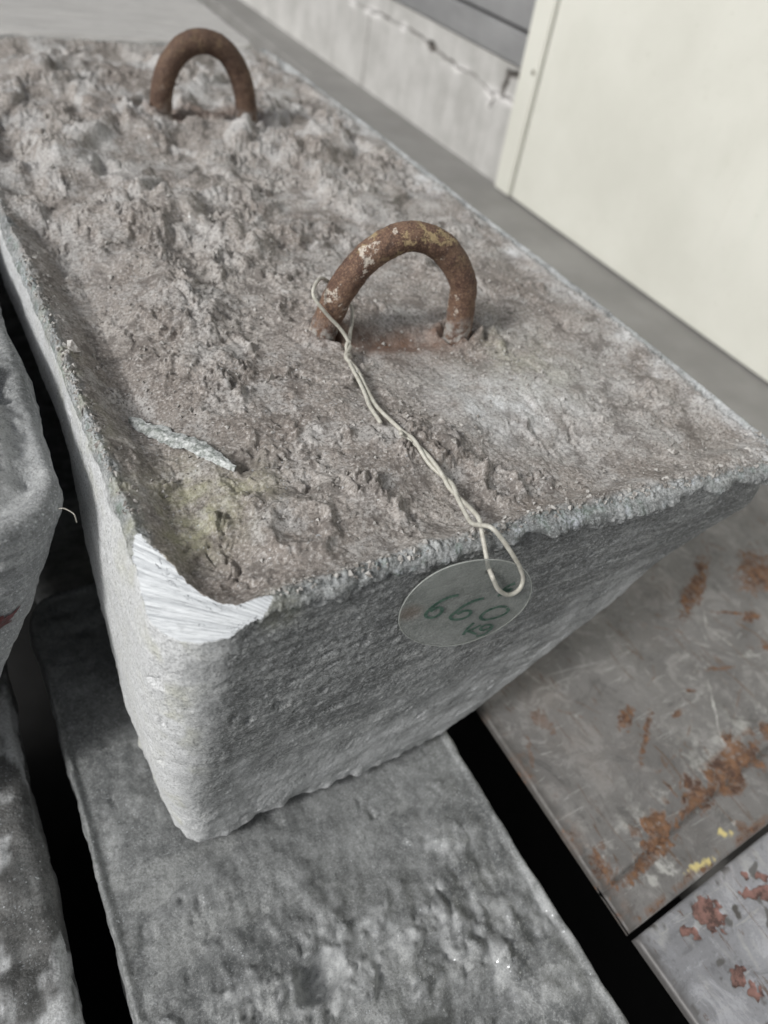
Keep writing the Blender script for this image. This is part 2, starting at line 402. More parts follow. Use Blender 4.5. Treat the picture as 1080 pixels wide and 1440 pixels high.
def main_top(P, e):
    x, y = P[:, 0], P[:, 1]
    Q = P3(x, y)
    wv = perlin(Q, 7, 1)*.012
    wv2 = perlin(Q, 9, 2)*.010
    h = np.interp(x+wv*.8, [0, .010, .035, .06, .085, .13, .2], [.004, .008, -.006, -.028, -.034, -.016, -.006])*np.interp(y, [0, .1, .25], [.45, .6, 1])*sm(y, -.02, .05)
    h += np.interp(y+wv2, [0, .012, .03, .06, .11, .2], [.002, .004, -.006, -.012, -.010, 0.0])*sm(x, .02, .1)
    h += np.interp(2.05-y+wv, [0, .02, .05, .10, .2], [.012, .018, -.01, -.022, 0.0])
    h += np.interp(.98-x+wv, [0, .02, .06, .12], [-.006, .002, -.002, 0.0])
    inn = sm(e, .015, .07)
    h += fbm(Q, 4.2, 3, .5, 3)*.028*inn
    for (lx, ly, lr, lh) in LUMP:
        dd = np.hypot(x-lx+wv*1.6, (y-ly)+wv2*1.6)/lr
        h += lh*np.exp(-dd**4*.8)*inn*(.7+.6*perlin(Q, 26, 5))
    Qs = Q.copy(); Qs[:, 0] += perlin(Q, 12, 43)*.03; Qs[:, 1] += perlin(Q, 12, 46)*.03
    rough = np.clip(sm(y, .25, .8)+.35, 0, 1)*(1-.55*sm(x, .62, .82)*sm(1.0-y, 0, .4))
    left = sm(.55-x, -.1, .2)
    rough = np.maximum(rough, .22+.60*left*sm(y, .02, .15))
    patch = sm(fbm(Qs, 6.5, 4, .6, 9), -.04, .13)
    Qw = Q.copy(); Qw[:, 0] += perlin(Q, 22, 41)*.018; Qw[:, 1] += perlin(Q, 22, 42)*.018
    c1 = fbm(Qw, 13, 4, .62, 12); c2 = fbm(Qw, 31, 3, .6, 14)
    cl = sm(c1, -.10, .26); cl2 = sm(c2, -.08, .30)
    wr = billow(Qw, 58, 3, .6, 16)-.3
    big = cl*.0115*(.7+.8*c2)+cl2*.0050*(.25+cl)+cl*wr*.0055+wr*.0010
    big -= sm(-c1, .10, .26)*.006
    fine = perlin(Q, 120, 20)*.0012+perlin(Q, 310, 21)*.0007
    far = sm(y, .5, 1.1); mounds = sm(fbm(Qs, 7.5, 2, .5, 49), .02, .22)
    h += inn*(big*(.35+.95*rough)*(.10+.80*patch)*(1-.50*far)*(1-.85*np.exp(-(segdist(x, y, [(.43, .462), (.62, .428)])/.045)**4))+far*(mounds*.020+wr*.0050*(.15+patch)+(billow(Qw, 27, 3, .6, 19)-.3)*.009*(.2+patch)))+fine*(.4+.6*inn)
    pits = sm(fbm(Qw, 40, 3, .6, 25), .14, .34); h -= pits*.0055*inn*(.15+.85*patch)
    fold = 1-np.abs(perlin(Qw, (9, 16, 1), 26))*9; h -= np.clip(fold, 0, 1)*.0028*inn*sm(perlin(Q, 6, 27), 0, .2)
    # ragged rim crumbs
    h += (1-sm(e, .006, .04))*(billow(Qw, 55, 3, .6, 28)-.3)*.011
    # named lumps near the tag: a scab and a ring
    dd = np.hypot(x-.292, y-.134)+perlin(Q, 60, 33)*.006; h += .016*sm(.030-dd, 0, .016)*(.5+1.2*np.abs(perlin(Q, 75, 34)))
    dd = np.hypot(x-.480, (y-.082)*.9)+perlin(Q, 50, 35)*.008; h += .017*np.exp(-((dd-.026)/.0085)**2)*(.6+.7*np.abs(perlin(Q, 80, 36)))
    dd = np.hypot((x-.187)*.8, (y-.098)*.8)+perlin(Q, 45, 37)*.008; h += .012*np.exp(-((dd-.030)/.009)**2)
    for (fx, fy) in ((.399, .475), (.633, .432), (.423, 1.437), (.643, 1.43)):
        dd = np.hypot(x-fx, y-fy)+perlin(Q, 50, 38)*.01; h += (.015+.02*perlin(Q, 30, 39))*np.exp(-((dd-.034)/.010)**2)-.01*np.exp(-(dd/.026)**2)
    seg = segdist(x, y, [(.42, .465), (.61, .435)]); h -= .012*np.exp(-(seg/.02)**2)
    h -= .02*np.exp(-(segdist(x, y, [(.45, 1.43), (.63, 1.425)])/.03)**2)
    return h
def main_side(P, N):
    x, y, z = P[:, 0], P[:, 1], P[:, 2]
    d_ = fbm(P, 3.0, 2, .5, 50)*.010
    d_ += fbm(P, (9, 9, 22), 4, .6, 51)*.0040*(.35+.65*np.clip(-N[:, 1], 0, 1))
    d_ += fbm(P, 60, 3, .6, 55)*.0020
    d_ -= sm(perlin(P, (40, 40, 60), 57), .42, .62)*.0045*sm(perlin(P, 7, 58), -.1, .25)
    # crust lip along the front, ragged below
    fr = np.clip(-N[:, 1]*1.2, 0, 1)
    zc = -.022+perlin(P3(x, x*0), 14, 60)*.020+perlin(P3(x, x*0), 45, 61)*.008
    lipm = sm(z-zc, -.004, .005)
    amt = .003+.010*perlin(P3(x, x*0, 3), 9, 62)+.009*sm(x, .40, .5)
    d_ += fr*lipm*amt.clip(.001)*sm(x, .09, .2)
    d_ += lipm*(billow(P, 30, 4, .6, 64)-.28)*.010*(.35+.65*fr)
    # flow lines down the left side and the ragged foot
    d_ += (1-fr)*fbm(P, (20, 4, 14), 3, .5, 66)*.003
    d_ += sm(-z, .55, .6)*(perlin(P, (22, 22, 3), 67)*.012+perlin(P, (60, 60, 3), 68)*.006)
    return d_
def main_attr(V, E, side, N):
    x, y, z = V[:, 0], V[:, 1], V[:, 2]
    Q = V.astype(np.float32)
    nn = fbm(Q, 18, 3, .6, 70); nf = perlin(Q, 60, 72)
    top = np.clip(sm(E+nn*.02, .006, .024), 0, 1)*(side == 0)
    lip = np.clip(1-sm(E+nn*.03, .004, .018), 0, 1)*sm(z+nn*.04, -.020, -.004)*(.10+.75*sm(nf+nn, -.05, .4))
    lip = lip*np.where(side == 1, .85, 1)
    rust = np.exp(-(segdist(x, y, [(.43, .462), (.62, .428)])/.034)**4)*.85+.75*np.exp(-(segdist(x, y, [(.44, 1.455), (.63, 1.455)])/.06)**4)
    for (fx, fy) in ((.399, .475), (.633, .432), (.423, 1.437), (.643, 1.43)): rust += .35*np.exp(-(np.hypot(x-fx, y-fy)/.06)**2)
    rust += .3*np.exp(-(np.hypot(x-.52, (y-.40)*1.6)/.08)**2)
    rust = np.clip(rust*(.75+.8*nn), 0, 1)*top
    pale = .95*np.exp(-(np.hypot((x-.565), (y-.245)*.9)/.075)**2)+.45*np.exp(-(np.hypot(x-.70, (y-.25))/.12)**2)
    pale += .65*sm(x+nn*.05, .905, .965)*sm(z, -.04, 0)+.35*sm(.10-x+nn*.04, .0, .05)*sm(y, 1.6, 1.9)
    pale = np.clip(pale*(.7+1.6*nn), 0, .9)
    pale = np.maximum(pale, top*.42*sm(y, .5, 1.4)*sm(fbm(Q, 9, 4, .65, 78), -.02, .22))
    # left face: brightness of the light from the left painted in as pale colour
    lf = np.clip(-N[:, 0], 0, 1)*side
    pale = np.maximum(pale, np.clip(lf*1.6*(.85+.5*nn+.35*perlin(Q*np.array([1, .25, 1], np.float32), 55, 79))*sm(-z+nn*.03, .0, .02), 0, 1))
    pale = np.maximum(pale, np.clip(side*np.exp(-((x-.10)/.10)**2)*sm(-z, .48, .58)*.6*(.8+nn), 0, .8))
    pale = np.maximum(pale, np.clip(side*.85*sm(-z+nn*.22+.15*sm(x, .3, .9), .22, .60)*(.75+nn), 0, .75))
    yel = .5*np.exp(-(np.hypot(x-.085, (y-.195)*.8)/.055)**2)+.4*np.exp(-(np.hypot(x-.14, (y-.20))/.05)**2)+.25*np.exp(-(np.hypot(x-.70, y-.33)/.09)**2)
    yel += .3*np.exp(-(np.hypot(x-.04, y-.14)/.04)**2)+.32*np.exp(-((x-.012)/.022)**2)*sm(.75-y, 0, .2)*sm(perlin(Q, 25, 77), -.1, .3)+.4*np.exp(-(np.hypot(x-.122, y-.0)/.02)**2)*sm(z, -.06, -.02)
    return dict(top=top, lip=lip, rust=rust, pale=pale, yellow=np.clip(yel*(.8+1.5*nn), 0, .9))
A_ = np.array([-.004, .160, .006]); B_ = np.array([.116, -.006, -.001]); C_ = np.array([.022, .022, -.048])
n_ = np.cross(B_-A_, C_-A_); n_ /= np.linalg.norm(n_)
if n_[2] < 0: n_ = -n_
cut = (n_, float(n_@A_), A_, B_)
main = empty('zinc_ingot', (0, 0, -H0), 'large grey metal block with two rusty lifting loops and one bright cut corner', 'ingot')
main.location = Vector((0, 0, 0))      # base point set below through the parts
xs = spaced(0, W0, [(0, .0011), (.02, .0013), (.12, .0016), (.5, .0019), (.9, .0022), (.96, .0018), (W0, .0016)])
ys = spaced(0, L0, [(0, .0011), (.02, .0013), (.12, .0016), (.5, .0022), (1.0, .0034), (1.6, .005), (2.02, .004), (L0, .003)])
zs = -spaced(.012, H0, [(.012, .0014), (.06, .0018), (.15, .0026), (.35, .0034), (.55, .004), (.6, .003)])[1:]
body, Vm, (nx, ny) = ingot('ingot_body', W0, L0, H0, .085, .012, xs, ys, zs, main_top, main_side, main_prof, M_main, (0, 0, 0), main, cut, main_attr)
TX = Vm[:nx*ny, 0].reshape(nx, ny); TY = Vm[:nx*ny, 1].reshape(nx, ny); TZ = Vm[:nx*ny, 2].reshape(nx, ny)
def top_z(x, y):
    i = int(np.clip(np.searchsorted(xs, x), 1, nx-2)); j = int(np.clip(np.searchsorted(ys, y), 1, ny-2))
    return float(TZ[i-1:i+2, j-1:j+2].max())

# lifting loops
def loop(A, B, prof, r, mat, seed):
    A = np.array(A); B = np.array(B); u = (B-A)/np.linalg.norm(B-A)
    pts = [A+u*s+np.array([0, 0, z]) for s, z in prof]
    pts = spline(pts, 20)
    o = tube(pts, r, mat, 'lifting_loop', main, (0, 0, 0), 40, noise=.0036, seed=seed, nf=26)
    return o
l1 = loop((.399, .475, 0), (.633, .432, 0), [(-.010, -.07), (-.006, -.02), (.0, .02), (.020, .081), (.045, .122), (.086, .155), (.131, .163), (.180, .143), (.220, .095), (.231, .05), (.236, .0), (.238, -.06)], .0225, M_rust, 80)
l2 = loop((.423, 1.437, 0), (.643, 1.43, 0), [(-.004, -.08), (0, -.02), (.003, .04), (.012, .085), (.034, .13), (.071, .162), (.112, .170), (.158, .152), (.193, .105), (.209, .05), (.216, 0), (.222, -.07)], .0255, M_rust2, 90)

# ------------------------------------------------------------------ neighbour and lower blocks
def simple_ingot(name, W, L, origin, seed, label, cut_right=True, mat=M_low, h=1.0, sp=.006, H=.6, r=.07, topf=None, attrf=None, re=.02, fr=0.0):
    xs = spaced(0, W, [(0, sp*.6), (.05, sp), (W-.05, sp), (W, sp*.6)]); ys = spaced(0, L, [(0, sp*.6), (.05, sp), (.7, sp*1.1), (L, sp*2)])
    zs = -spaced(re, H, [(re, sp*.7), (.1, sp*1.2), (H, sp*1.6)])[1:]
    def top(P, e):
        Q = P.copy(); Q[:, 2] = seed
        inn = sm(e, .005, .06)
        hh = fbm(Q, 3.2, 3, .5, seed)*.022*h*inn+(billow(Q, 11, 3, .5, seed+3)-.3)*.011*h*sm(fbm(Q, 5, 2, .5, seed+8), -.25, .2)*inn
        hh += (billow(Q, 45, 2, .5, seed+6)-.3)*.003*h*sm(fbm(Q, 6, 2, .5, seed+9), -.1, .25)
        hh -= sm(fbm(Q, 24, 4, .7, seed+12), .16, .42)*.009*h*inn*sm(fbm(Q, 6, 2, .5, seed+14), -.05, .2)
        if topf is not None: hh = hh+topf(P, e)
        return hh
    def sidef(P, N):
        return fbm(P, 4, 2, .5, seed+20)*.012+fbm(P, (18, 18, 40), 3, .6, seed+22)*.007
    def prof(X, Y, Z):
        rp = np.interp(-Z, [0, .06, .12, .60], [-.006, 0, -.02, -.24]) if cut_right else np.interp(-Z, [0, .06, .6], [0, .004, -.05])
        return X+(X/W)*rp+(1-X/W)*np.interp(-Z, [0, .1, .6], [0, 0, .05]), Y+fr*(-Z)*(1-np.clip(Y/.5, 0, 1))
    o, V, _ = ingot(name, W, L, H, r, re, xs, ys, zs, top, sidef, prof, mat, origin, None, None, attrf)
    tag(o, label, 'ingot', 'stacked metal ingots'); return o
# under the main block: top at z -0.60
def low_top(P, e):
    x, y = P[:, 0], P[:, 1]; Q = P3(x, y)
    h = -.016+np.zeros(len(P))
    wq = Q.copy(); wq[:, 0] += perlin(Q, 9, 44)*.03; wq[:, 1] += perlin(Q, 9, 45)*.03
    h -= .034*sm(.022-np.hypot((x-.250)*.8, (y-.772))-perlin(Q, 30, 3)*.012, -.016, .012)         # blow hole near the bottom of the frame
    h -= .050*np.exp(-(np.hypot((x-.45)*.7, y-.60)+perlin(Q, 16, 4)*.02)**2/.045**2)
    h += .024*np.exp(-(np.hypot((x-.42)*.8, y-.56)+perlin(Q, 26, 6)*.02)**2/.03**2)*(.5+2*np.abs(perlin(Q, 40, 8)))
    near = sm(.95-y, -.05, .2)
    rip = np.abs(perlin(wq, (20, 7, 1), 46)); h += (rip-.25)*.012*sm(x, .30, .48)*near
    h += fbm(wq, 7, 3, .5, 47)*.014*(.35+.65*near)
    cr = sm(fbm(wq, 10, 3, .6, 48)+.25*np.exp(-(np.hypot(x-.15, y-.85)/.13)**2), .02, .2)
    h += cr*near*(.004+(billow(wq, 30, 4, .65, 70)-.25)*.017)+fbm(wq, 38, 4, .7, 71)*.0075*(.35+.65*near)
    h += .030*sm(y, 1.60, 1.66)
    return h
o = simple_ingot('metal_ingot', .640, 1.62, (-.118, -1.0, -.600), 101, 'pitted grey block under the looped block, filling the bottom middle', sp=.0040, topf=low_top, h=.8,
                 attrf=lambda V, E, s, N: dict(pale=np.clip(sm(fbm(V.astype(np.float32), 10, 4, .65, 48), .02, .30)*sm(.98-V[:, 1], -.05, .2)*.42+.22*(s > 0), 0, .5)))
o = simple_ingot('metal_ingot', .98, 1.2, (-.118, .86, -.606), 131, 'shaded block hidden under the rear half of the looped block', sp=.014)
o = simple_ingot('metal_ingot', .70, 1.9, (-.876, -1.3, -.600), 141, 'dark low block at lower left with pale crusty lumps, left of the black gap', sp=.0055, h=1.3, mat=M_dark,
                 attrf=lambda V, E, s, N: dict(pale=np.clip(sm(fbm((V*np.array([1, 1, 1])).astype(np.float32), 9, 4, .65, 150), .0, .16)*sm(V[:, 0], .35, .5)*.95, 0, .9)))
def nb_top(P, e):
    Q = P3(P[:, 0], P[:, 1]); return -.05*sm(.10-e, 0, .10)+((billow(Q, 24, 4, .6, 160)-.3)*.024+sm(fbm(Q, 12, 4, .6, 163), -.02, .2)*.014)*sm(P[:, 1], .06, .22)+fbm(Q, 40, 3, .6, 164)*.004
nb = simple_ingot('metal_ingot', .98, 2.05, (-1.020, .215, .004), 161, 'grey block at the left edge with a small dark red mark on its end', sp=.0046, topf=nb_top, r=.09, re=.05, H=.60, mat=M_dull,
                  attrf=lambda V, E, s, N: dict(top=np.clip(sm(E, .02, .10)*.9, 0, 1), pale=np.clip(.8*np.exp(-(np.hypot(V[:, 0]-.87, V[:, 1]-.13)/.10)**2), 0, 1)))
# far block beyond
def far_top(P, e):
    Q = P.copy(); return fbm(Q, (4, 26, 4), 3, .6, 190)*.006-.01
def mat_far():
    n = NT('smooth_pale_zinc'); st = n.noise(14, 6, .65, n.coord((.7, 7, 1), (0, 0, .05)), 1.2); mid = n.noise(60, 4, .6)
    col = n.mix(n.ramp(st, .35, .65), (.46, .45, .435, 1), (.60, .59, .57, 1)); col = n.mix(n.ramp(st, .58, .64, 0, .7), col, (.27, .265, .26, 1))
    return n.out(col, .5, .15, n.bump(st, .6, .002, n.bump(mid, .3, .0008)))
simple_ingot('metal_ingot', 1.05, 1.9, (-.125, 2.085, .02), 181, 'smooth pale block behind the far end of the looped block', sp=.012, h=.08, topf=far_top, mat=mat_far(), H=.60, r=.05, cut_right=False)

# small red paint mark on the end of the left block and a hair of wire
def simple_mat(name, col, rough=.6, metal=0, bumpy=0, nscale=200, var=.25):
    n = NT(name); k = n.noise(nscale, 4, .6); c2 = tuple(c*(1-var) for c in col)
    c = n.mix(n.ramp(k, .35, .65), (*c2, 1), (*col, 1))
    return n.out(c, rough, metal, n.bump(k, bumpy, .001) if bumpy else None)

# ------------------------------------------------------------------ sliver of metal on top
def sliver():
    pts = [(.066, .392), (.078, .366), (.092, .341), (.106, .315), (.120, .290), (.133, .263), (.146, .237), (.160, .210)]
    wd = [.004, .009, .011, .012, .0125, .011, .008, .003]
    n = 60; k = 9; V = []
    sp = spline([(a, b, 0) for a, b in pts], 9)[:n]; n = len(sp)
    ww = np.interp(np.linspace(0, 1, n), np.linspace(0, 1, len(wd)), wd)
    zb = np.array([top_z(p[0], p[1]) for p in sp]); zb = np.convolve(np.pad(zb, 4, 'edge'), np.ones(9)/9, 'valid')
    for layer in (1, -1):
        for i, p in enumerate(sp):
            t = sp[min(i+1, n-1)]-sp[max(i-1, 0)]; t = t/np.linalg.norm(t); nn = np.array([-t[1], t[0], 0])
            for j in range(k):
                s = (j/(k-1)*2-1)
                jag = .85+.30*float(perlin(np.array([[i*.17, s*.8, 3.3]]), 1.0, 5)[0])+.30*float(perlin(np.array([[i*.61, s*.6, 1.3]]), 1.0, 6)[0])
                q = p+nn*s*ww[i]*jag
                z = zb[i]+.004+.0015*math.sin(i*.22)+(.0028*(1-abs(s))*layer)+.004*s
                V.append((q[0], q[1], z))
    V = np.array(V); V[:, 2] += fbm(V, 60, 4, .7, 200)*.0035; V[:, :2] += perlin(V, 120, 201)[:, None]*.0010
    F = []
    m = n*k
    for i in range(n-1):
        for j in range(k-1):
            a = i*k+j; F.append((a, a+1, a+k+1, a+k)); b = m+a; F.append((b, b+k, b+k+1, b+1))
        F.append((i*k, i*k+k, m+i*k+k, m+i*k)); a = i*k+k-1; F.append((a, m+a, m+a+k, a+k))
    nm = NT('scraped_zinc_sliver'); a = nm.noise(260, 4, .7); b = nm.noise(60, 3, .6)
    col = nm.mix(nm.ramp(a, .38, .6), (.20, .22, .205, 1), (.52, .54, .535, 1)); col = nm.mix(nm.ramp(b, .6, .7, 0, .5), col, (.14, .15, .13, 1))
    o = mesh_np('metal_sliver', V, np.array(F), nm.out(col, .55, .25, nm.bump(a, .8, .0008)), (.11, .30, -.02), smooth=False)
    tag(o, 'thin jagged pale sliver of metal lying on the rough top near the left rim', 'metal sliver')
sliver()

# crumbs
def grit():
    V = []; F = []
    def chip(x, y, z, s):
        b = len(V); ph = rng.uniform(0, 6.28); el = rng.uniform(.6, 1.3, 3)
        base = [(1, 0, 0), (-.5, .87, 0), (-.5, -.87, 0), (0, 0, 1), (.3, .5, .7), (0.1, 0, -.6)]
        M = np.array(base)*el*s; c, sn = math.cos(ph), math.sin(ph)
        M = M@np.array([[c, -sn, 0], [sn, c, 0], [0, 0, 1]])+rng.normal(size=(6, 3))*s*.15
        for q in M: V.append((x+q[0], y+q[1], z+q[2]))
        for f in ((0, 4, 3), (0, 1, 4), (1, 3, 4), (1, 2, 3), (2, 0, 3), (5, 1, 0), (5, 2, 1), (5, 0, 2)): F.append(tuple(b+i for i in f))
    for _ in range(2600):
        x = rng.uniform(.02, .96); y = rng.beta(1.1, 2.2)*1.9+.01
        i = int(np.clip(np.searchsorted(xs, x), 1, nx-2)); j = int(np.clip(np.searchsorted(ys, y), 1, ny-2))
        if x < .13 and y < .17: continue
        chip(x, y, float(TZ[i, j])+.0003, float(rng.lognormal(-6.15, .45)))
    for _ in range(700):        # along the front and left rims
        if rng.random() < .6: x = rng.uniform(.1, .96); y = abs(rng.normal(0, .012))+.004
        else: y = rng.uniform(.1, .8); x = abs(rng.normal(0, .010))+.004
        i = int(np.clip(np.searchsorted(xs, x), 1, nx-2)); j = int(np.clip(np.searchsorted(ys, y), 1, ny-2))
        if (float(TX[i, j])*cut[0][0]+float(TY[i, j])*cut[0][1]+float(TZ[i, j])*cut[0][2]-cut[1]) > -.006: continue
        chip(float(TX[i, j]), float(TY[i, j]), float(TZ[i, j]), float(rng.lognormal(-5.95, .45)))
    nm = NT('metal_grit'); oi = nm.noise(300, 2, .5)
    col = nm.mix(nm.ramp(oi, .4, .6), (.20, .185, .17, 1), (.46, .45, .43, 1))
    o = mesh_np('grit', np.array(V), np.array(F), nm.out(col, .7, .1), (.5, .5, -.02), smooth=False)
    tag(o, 'loose grey grit scattered over the rough top of the looped block', kind='stuff', cat='grit')
grit()

# ------------------------------------------------------------------ wire and tag
TC = np.array([.364, -.034, -.081]); xa = np.array([.965, -.263, 0]); ya = np.array([-.002, -.007, 1.0]); nrm = np.array([-.263, -.965, -.007]); TR = .087
def T(u, v, o=0): return TC+xa*u+ya*v+nrm*o
def wire():
    r = .0029
    nm = NT('cream_coated_wire'); a = nm.noise(300, 3, .6)
    m = nm.out(nm.mix(nm.ramp(a, .3, .7), (.40, .385, .335, 1), (.54, .53, .475, 1)), .42, 0, nm.bump(a, .25, .0004))
    root = empty('tie_wire', (.40, .30, 0), 'cream coated wire tied round the near rusty loop, holding the round tag', 'wire')
    og = (.40, .30, 0)
    def tz(x, y, up=.006): return max(top_z(x, y), -.03)+up
    # loop round the left leg of the near lifting loop, then run in two strands
    a1 = [(.4165, .426, .010), (.414, .432, .018), (.403, .440, .033), (.389, .445, .047), (.376, .449, .062), (.367, .455, .073), (.364, .462, .082), (.370, .471, .089), (.386, .488, .090), (.404, .502, .080), (.424, .507, .062), (.440, .503, .046), (.450, .490, .034), (.442, .468, .020), (.430, .449, .015), (.421, .433, .012), (.416, .424, .012)]
    tube(spline(a1, 8), r, m, 'wire_loop', root, og, 10)
    path = [(.416, .426), (.405, .405), (.394, .385), (.392, .350), (.386, .310), (.381, .275), (.378, .250), (.381, .208), (.387, .172), (.393, .140), (.398, .106), (.396, .085), (.393, .060)]
    zz = [max(tz(x, y, .007), .006) for x, y in path]; zz[0] = .012
    zz = list(np.convolve(np.pad(zz, 1, 'edge'), [.25, .5, .25], 'valid'))
    sp = [np.array(q) for q in spline([(x, y, z) for (x, y), z in zip(path, zz)], 12)]
    n = len(sp)
    def twist(phase, i0, i1, fa, fb, turns):
        """helix about the path between fractions fa..fb, fading to the centre line outside"""
        out = []
        for i in range(i0, i1, 2):
            t = sp[min(i+1, n-1)]-sp[max(i-1, 0)]; t /= np.linalg.norm(t)
            u = np.cross([0, 0, 1], t); u /= np.linalg.norm(u); v = np.cross(t, u); f = i/n
            k = min(1, max(0, (f-fa)/.05))*min(1, max(0, (fb-f)/.05)); ph = phase+2*math.pi*turns*(f-fa)/(fb-fa)
            out.append(tuple(sp[i]+(u*math.cos(ph)+v*math.sin(ph))*r*1.02*k))
        return out
    hole = T(.0136, .0664)
    i1 = int(n*.22); i2 = int(n*.60)
    zt0 = sp[-1][2]
    loopA = [(.384, .035, zt0+.003), (.376, .012, zt0+.012), (.377, -.015, .038), (.389, -.028, .026), (.401, -.040, .009), (.416, -.047, -.014), (.4265, -.051, -.036), (.423, -.055, -.051), (.406, -.056, -.053), (.387, -.054, -.037), (.378, -.050, -.022), tuple(hole+nrm*.010), tuple(hole), tuple(hole-nrm*.006), (.381, -.016, -.001), (.382, -.002, .012), (.385, .014, .022), (.390, .036, max(zt0+.006, .016))]
    s1 = twist(0, 0, i1, -.05, .20, 1.6)+[tuple(sp[i]) for i in range(i1, i2, 3)]+twist(0, i2, n, .60, 1.05, 1.7)
    tube(spline(s1[:-1]+loopA[:14], 5), r, m, 'wire_strand', root, og, 10)
    s2 = twist(math.pi, i2, n, .56, 1.05, 1.7)
    tube(spline([(.372, .185, tz(.372, .185, .004))]+s2[:-1]+loopA[::-1][:5], 5), r, m, 'wire_strand', root, og, 10)
    q3 = [sp[i] for i in (int(n*.22), int(n*.30), int(n*.38), int(n*.44))]
    s3 = twist(math.pi, 0, i1, -.05, .20, 1.6)+[tuple(q+np.array([-dx, 0, .002])) for q, dx in zip(q3, (.005, .007, .008, .011))]+[(.363, .224, tz(.363, .224, .008))]
    tube(spline(s3, 5), r, m, 'wire_strand', root, og, 10)
wire()
def tagdisc():
    root = empty('tag', tuple(T(0, -TR)), 'round translucent plastic tag hand-marked 660 in green, hanging over the front rim', 'tag')
    og = tuple(T(0, -TR)); th = .0022
    nm = NT('translucent_plastic'); a = nm.noise(40, 5, .6); s_ = nm.noise(1, 4, .7, nm.coord((40, 900, 40), (.3, .5, .2)))
    col = nm.mix(nm.ramp(a, .4, .65), (.30, .32, .30, 1), (.21, .23, .215, 1))
    sx = nm.t.nodes.new('ShaderNodeVectorMath'); sx.operation = 'DISTANCE'; nm.t.links.new(nm.tc.outputs['Object'], sx.inputs[0]); sx.inputs[1].default_value = tuple((xa*-.073+ya*(-.004+TR))*S); col = nm.mix(nm.ramp(sx.outputs['Value'], .012, .003, 0, .7), col, (.22, .16, .12, 1))
    m = nm.out(col, nm.ramp(a, .3, .7, .28, .5), 0, nm.bump(s_, .12, .0003), **{'Transmission Weight': .0, 'IOR': 1.46, 'Alpha': nm.ramp(nm.noise(28, 5, .65), .35, .65, .28, .46)})
    ns = 96; rad = [0, .25, .5, .75, .95, .985, 1.0]
    hole = np.array([.0136, .0664]); hr = .0052
    # disc with a real hole: built as strips between the hole rim and the outer rim
    def ring_pts(t, k):
        ang = 2*math.pi*k/ns; pe = np.array([math.cos(ang), math.sin(ang)])*TR*(1+.003*math.sin(5*ang))
        ph = hole+np.array([math.cos(ang), math.sin(ang)])*hr
        return ph*(1-t)+pe*t
    V = []; F = []; ts = [0, .02, .1, .25, .45, .65, .85, .97, 1.0]
    def warp(u, v): return .0012*math.sin(u*40+1)+.0015*math.cos(v*35)
    for side in (1, -1):
        for t in ts:
            for k in range(ns):
                u, v = ring_pts(t, k); d_ = th/2*side*(1 if 0 < t < 1 else .5)
                V.append(T(u, v, warp(u, v)+d_))
    m0 = len(ts)*ns
    for i in range(len(ts)-1):
        for k in range(ns):
            a0 = i*ns+k; b0 = i*ns+(k+1) % ns
            F.append((a0, b0, b0+ns, a0+ns)); F.append((m0+a0, m0+a0+ns, m0+b0+ns, m0+b0))
    for k in range(ns):
        k2 = (k+1) % ns; F.append((k, m0+k, m0+k2, k2)); q = (len(ts)-1)*ns; F.append((q+k, q+k2, m0+q+k2, m0+q+k))
    mesh_np('disc', np.array(V), np.array(F), m, og, root)
    me_ = simple_mat('tag_edge', (.36, .38, .36), .35)
    tube([tuple(T(math.cos(k*math.pi/48)*TR, math.sin(k*math.pi/48)*TR*1.0, warp(math.cos(k*math.pi/48)*TR, math.sin(k*math.pi/48)*TR))) for k in range(97)], .0008, me_, 'disc_edge', root, og, 6)
    ink = NT('green_marker_ink'); a2 = ink.noise(350, 3, .7)
    mi = ink.out(ink.mix(ink.ramp(a2, .4, .6), (.02, .065, .045, 1), (.07, .13, .10, 1)), .5, 0, None, Alpha=.88)
    def stroke(pts2, wdt, acc):
        V, F = acc; p = spline([(u, v, 0) for u, v in pts2], 6); b = len(V)
        for i, q in enumerate(p):
            t = p[min(i+1, len(p)-1)]-p[max(i-1, 0)]; L = np.linalg.norm(t) or 1; t = t/L
            ww = wdt*(.8+.35*math.sin(i*.9+len(V)))
            nn = np.array([-t[1], t[0], 0])
            for s in (-1, 1):
                u, v = (q+nn*s*ww)[:2]; V.append(T(u, v, warp(u, v)+th/2+.0007+.00003*i))
        for i in range(len(p)-1): a = b+2*i; F.append((a, a+1, a+3, a+2))
    def glyph(name, strokes, wdt, lab=None):
        acc = ([], [])
        for s in strokes: stroke(s, wdt, acc)
        o = mesh_np(name, np.array(acc[0]), np.array(acc[1]), mi, og, root, smooth=False)
        if lab: o['label'] = lab
    six = [(-.0178, .0275), (-.0295, .024), (-.0407, .0157), (-.0496, .0039), (-.0531, -.0056), (-.0504, -.0121), (-.0433, -.0141), (-.0358, -.009), (-.0331, -.0003), (-.0359, .0061), (-.0427, .007), (-.0488, .0003)]
    six2 = [(.0181, .0181), (.0062, .0147), (-.0058, .0062), (-.014, -.0059), (-.0187, -.0145), (-.0149, -.0202), (-.0067, -.0214), (.0026, -.0174), (.0068, -.0097), (.0041, -.0032), (-.0037, -.0022), (-.0117, -.0082)]
    zero = [(.0569, -.0061), (.0455, -.003), (.0327, -.007), (.0251, -.0148), (.0248, -.0226), (.0315, -.0278), (.0436, -.0269), (.0563, -.0217), (.0609, -.0134), (.0569, -.0061)]
    glyph('digit', [six], .0029); glyph('digit', [six2], .0029); glyph('digit', [zero], .0029)
    kk = [[(.0189, -.0335), (.0142, -.0425), (.0118, -.0512), (.0105, -.0600)], [(.0305, -.0408), (.0225, -.0480), (.0155, -.0520), (.0225, -.0560), (.0300, -.0620)]]
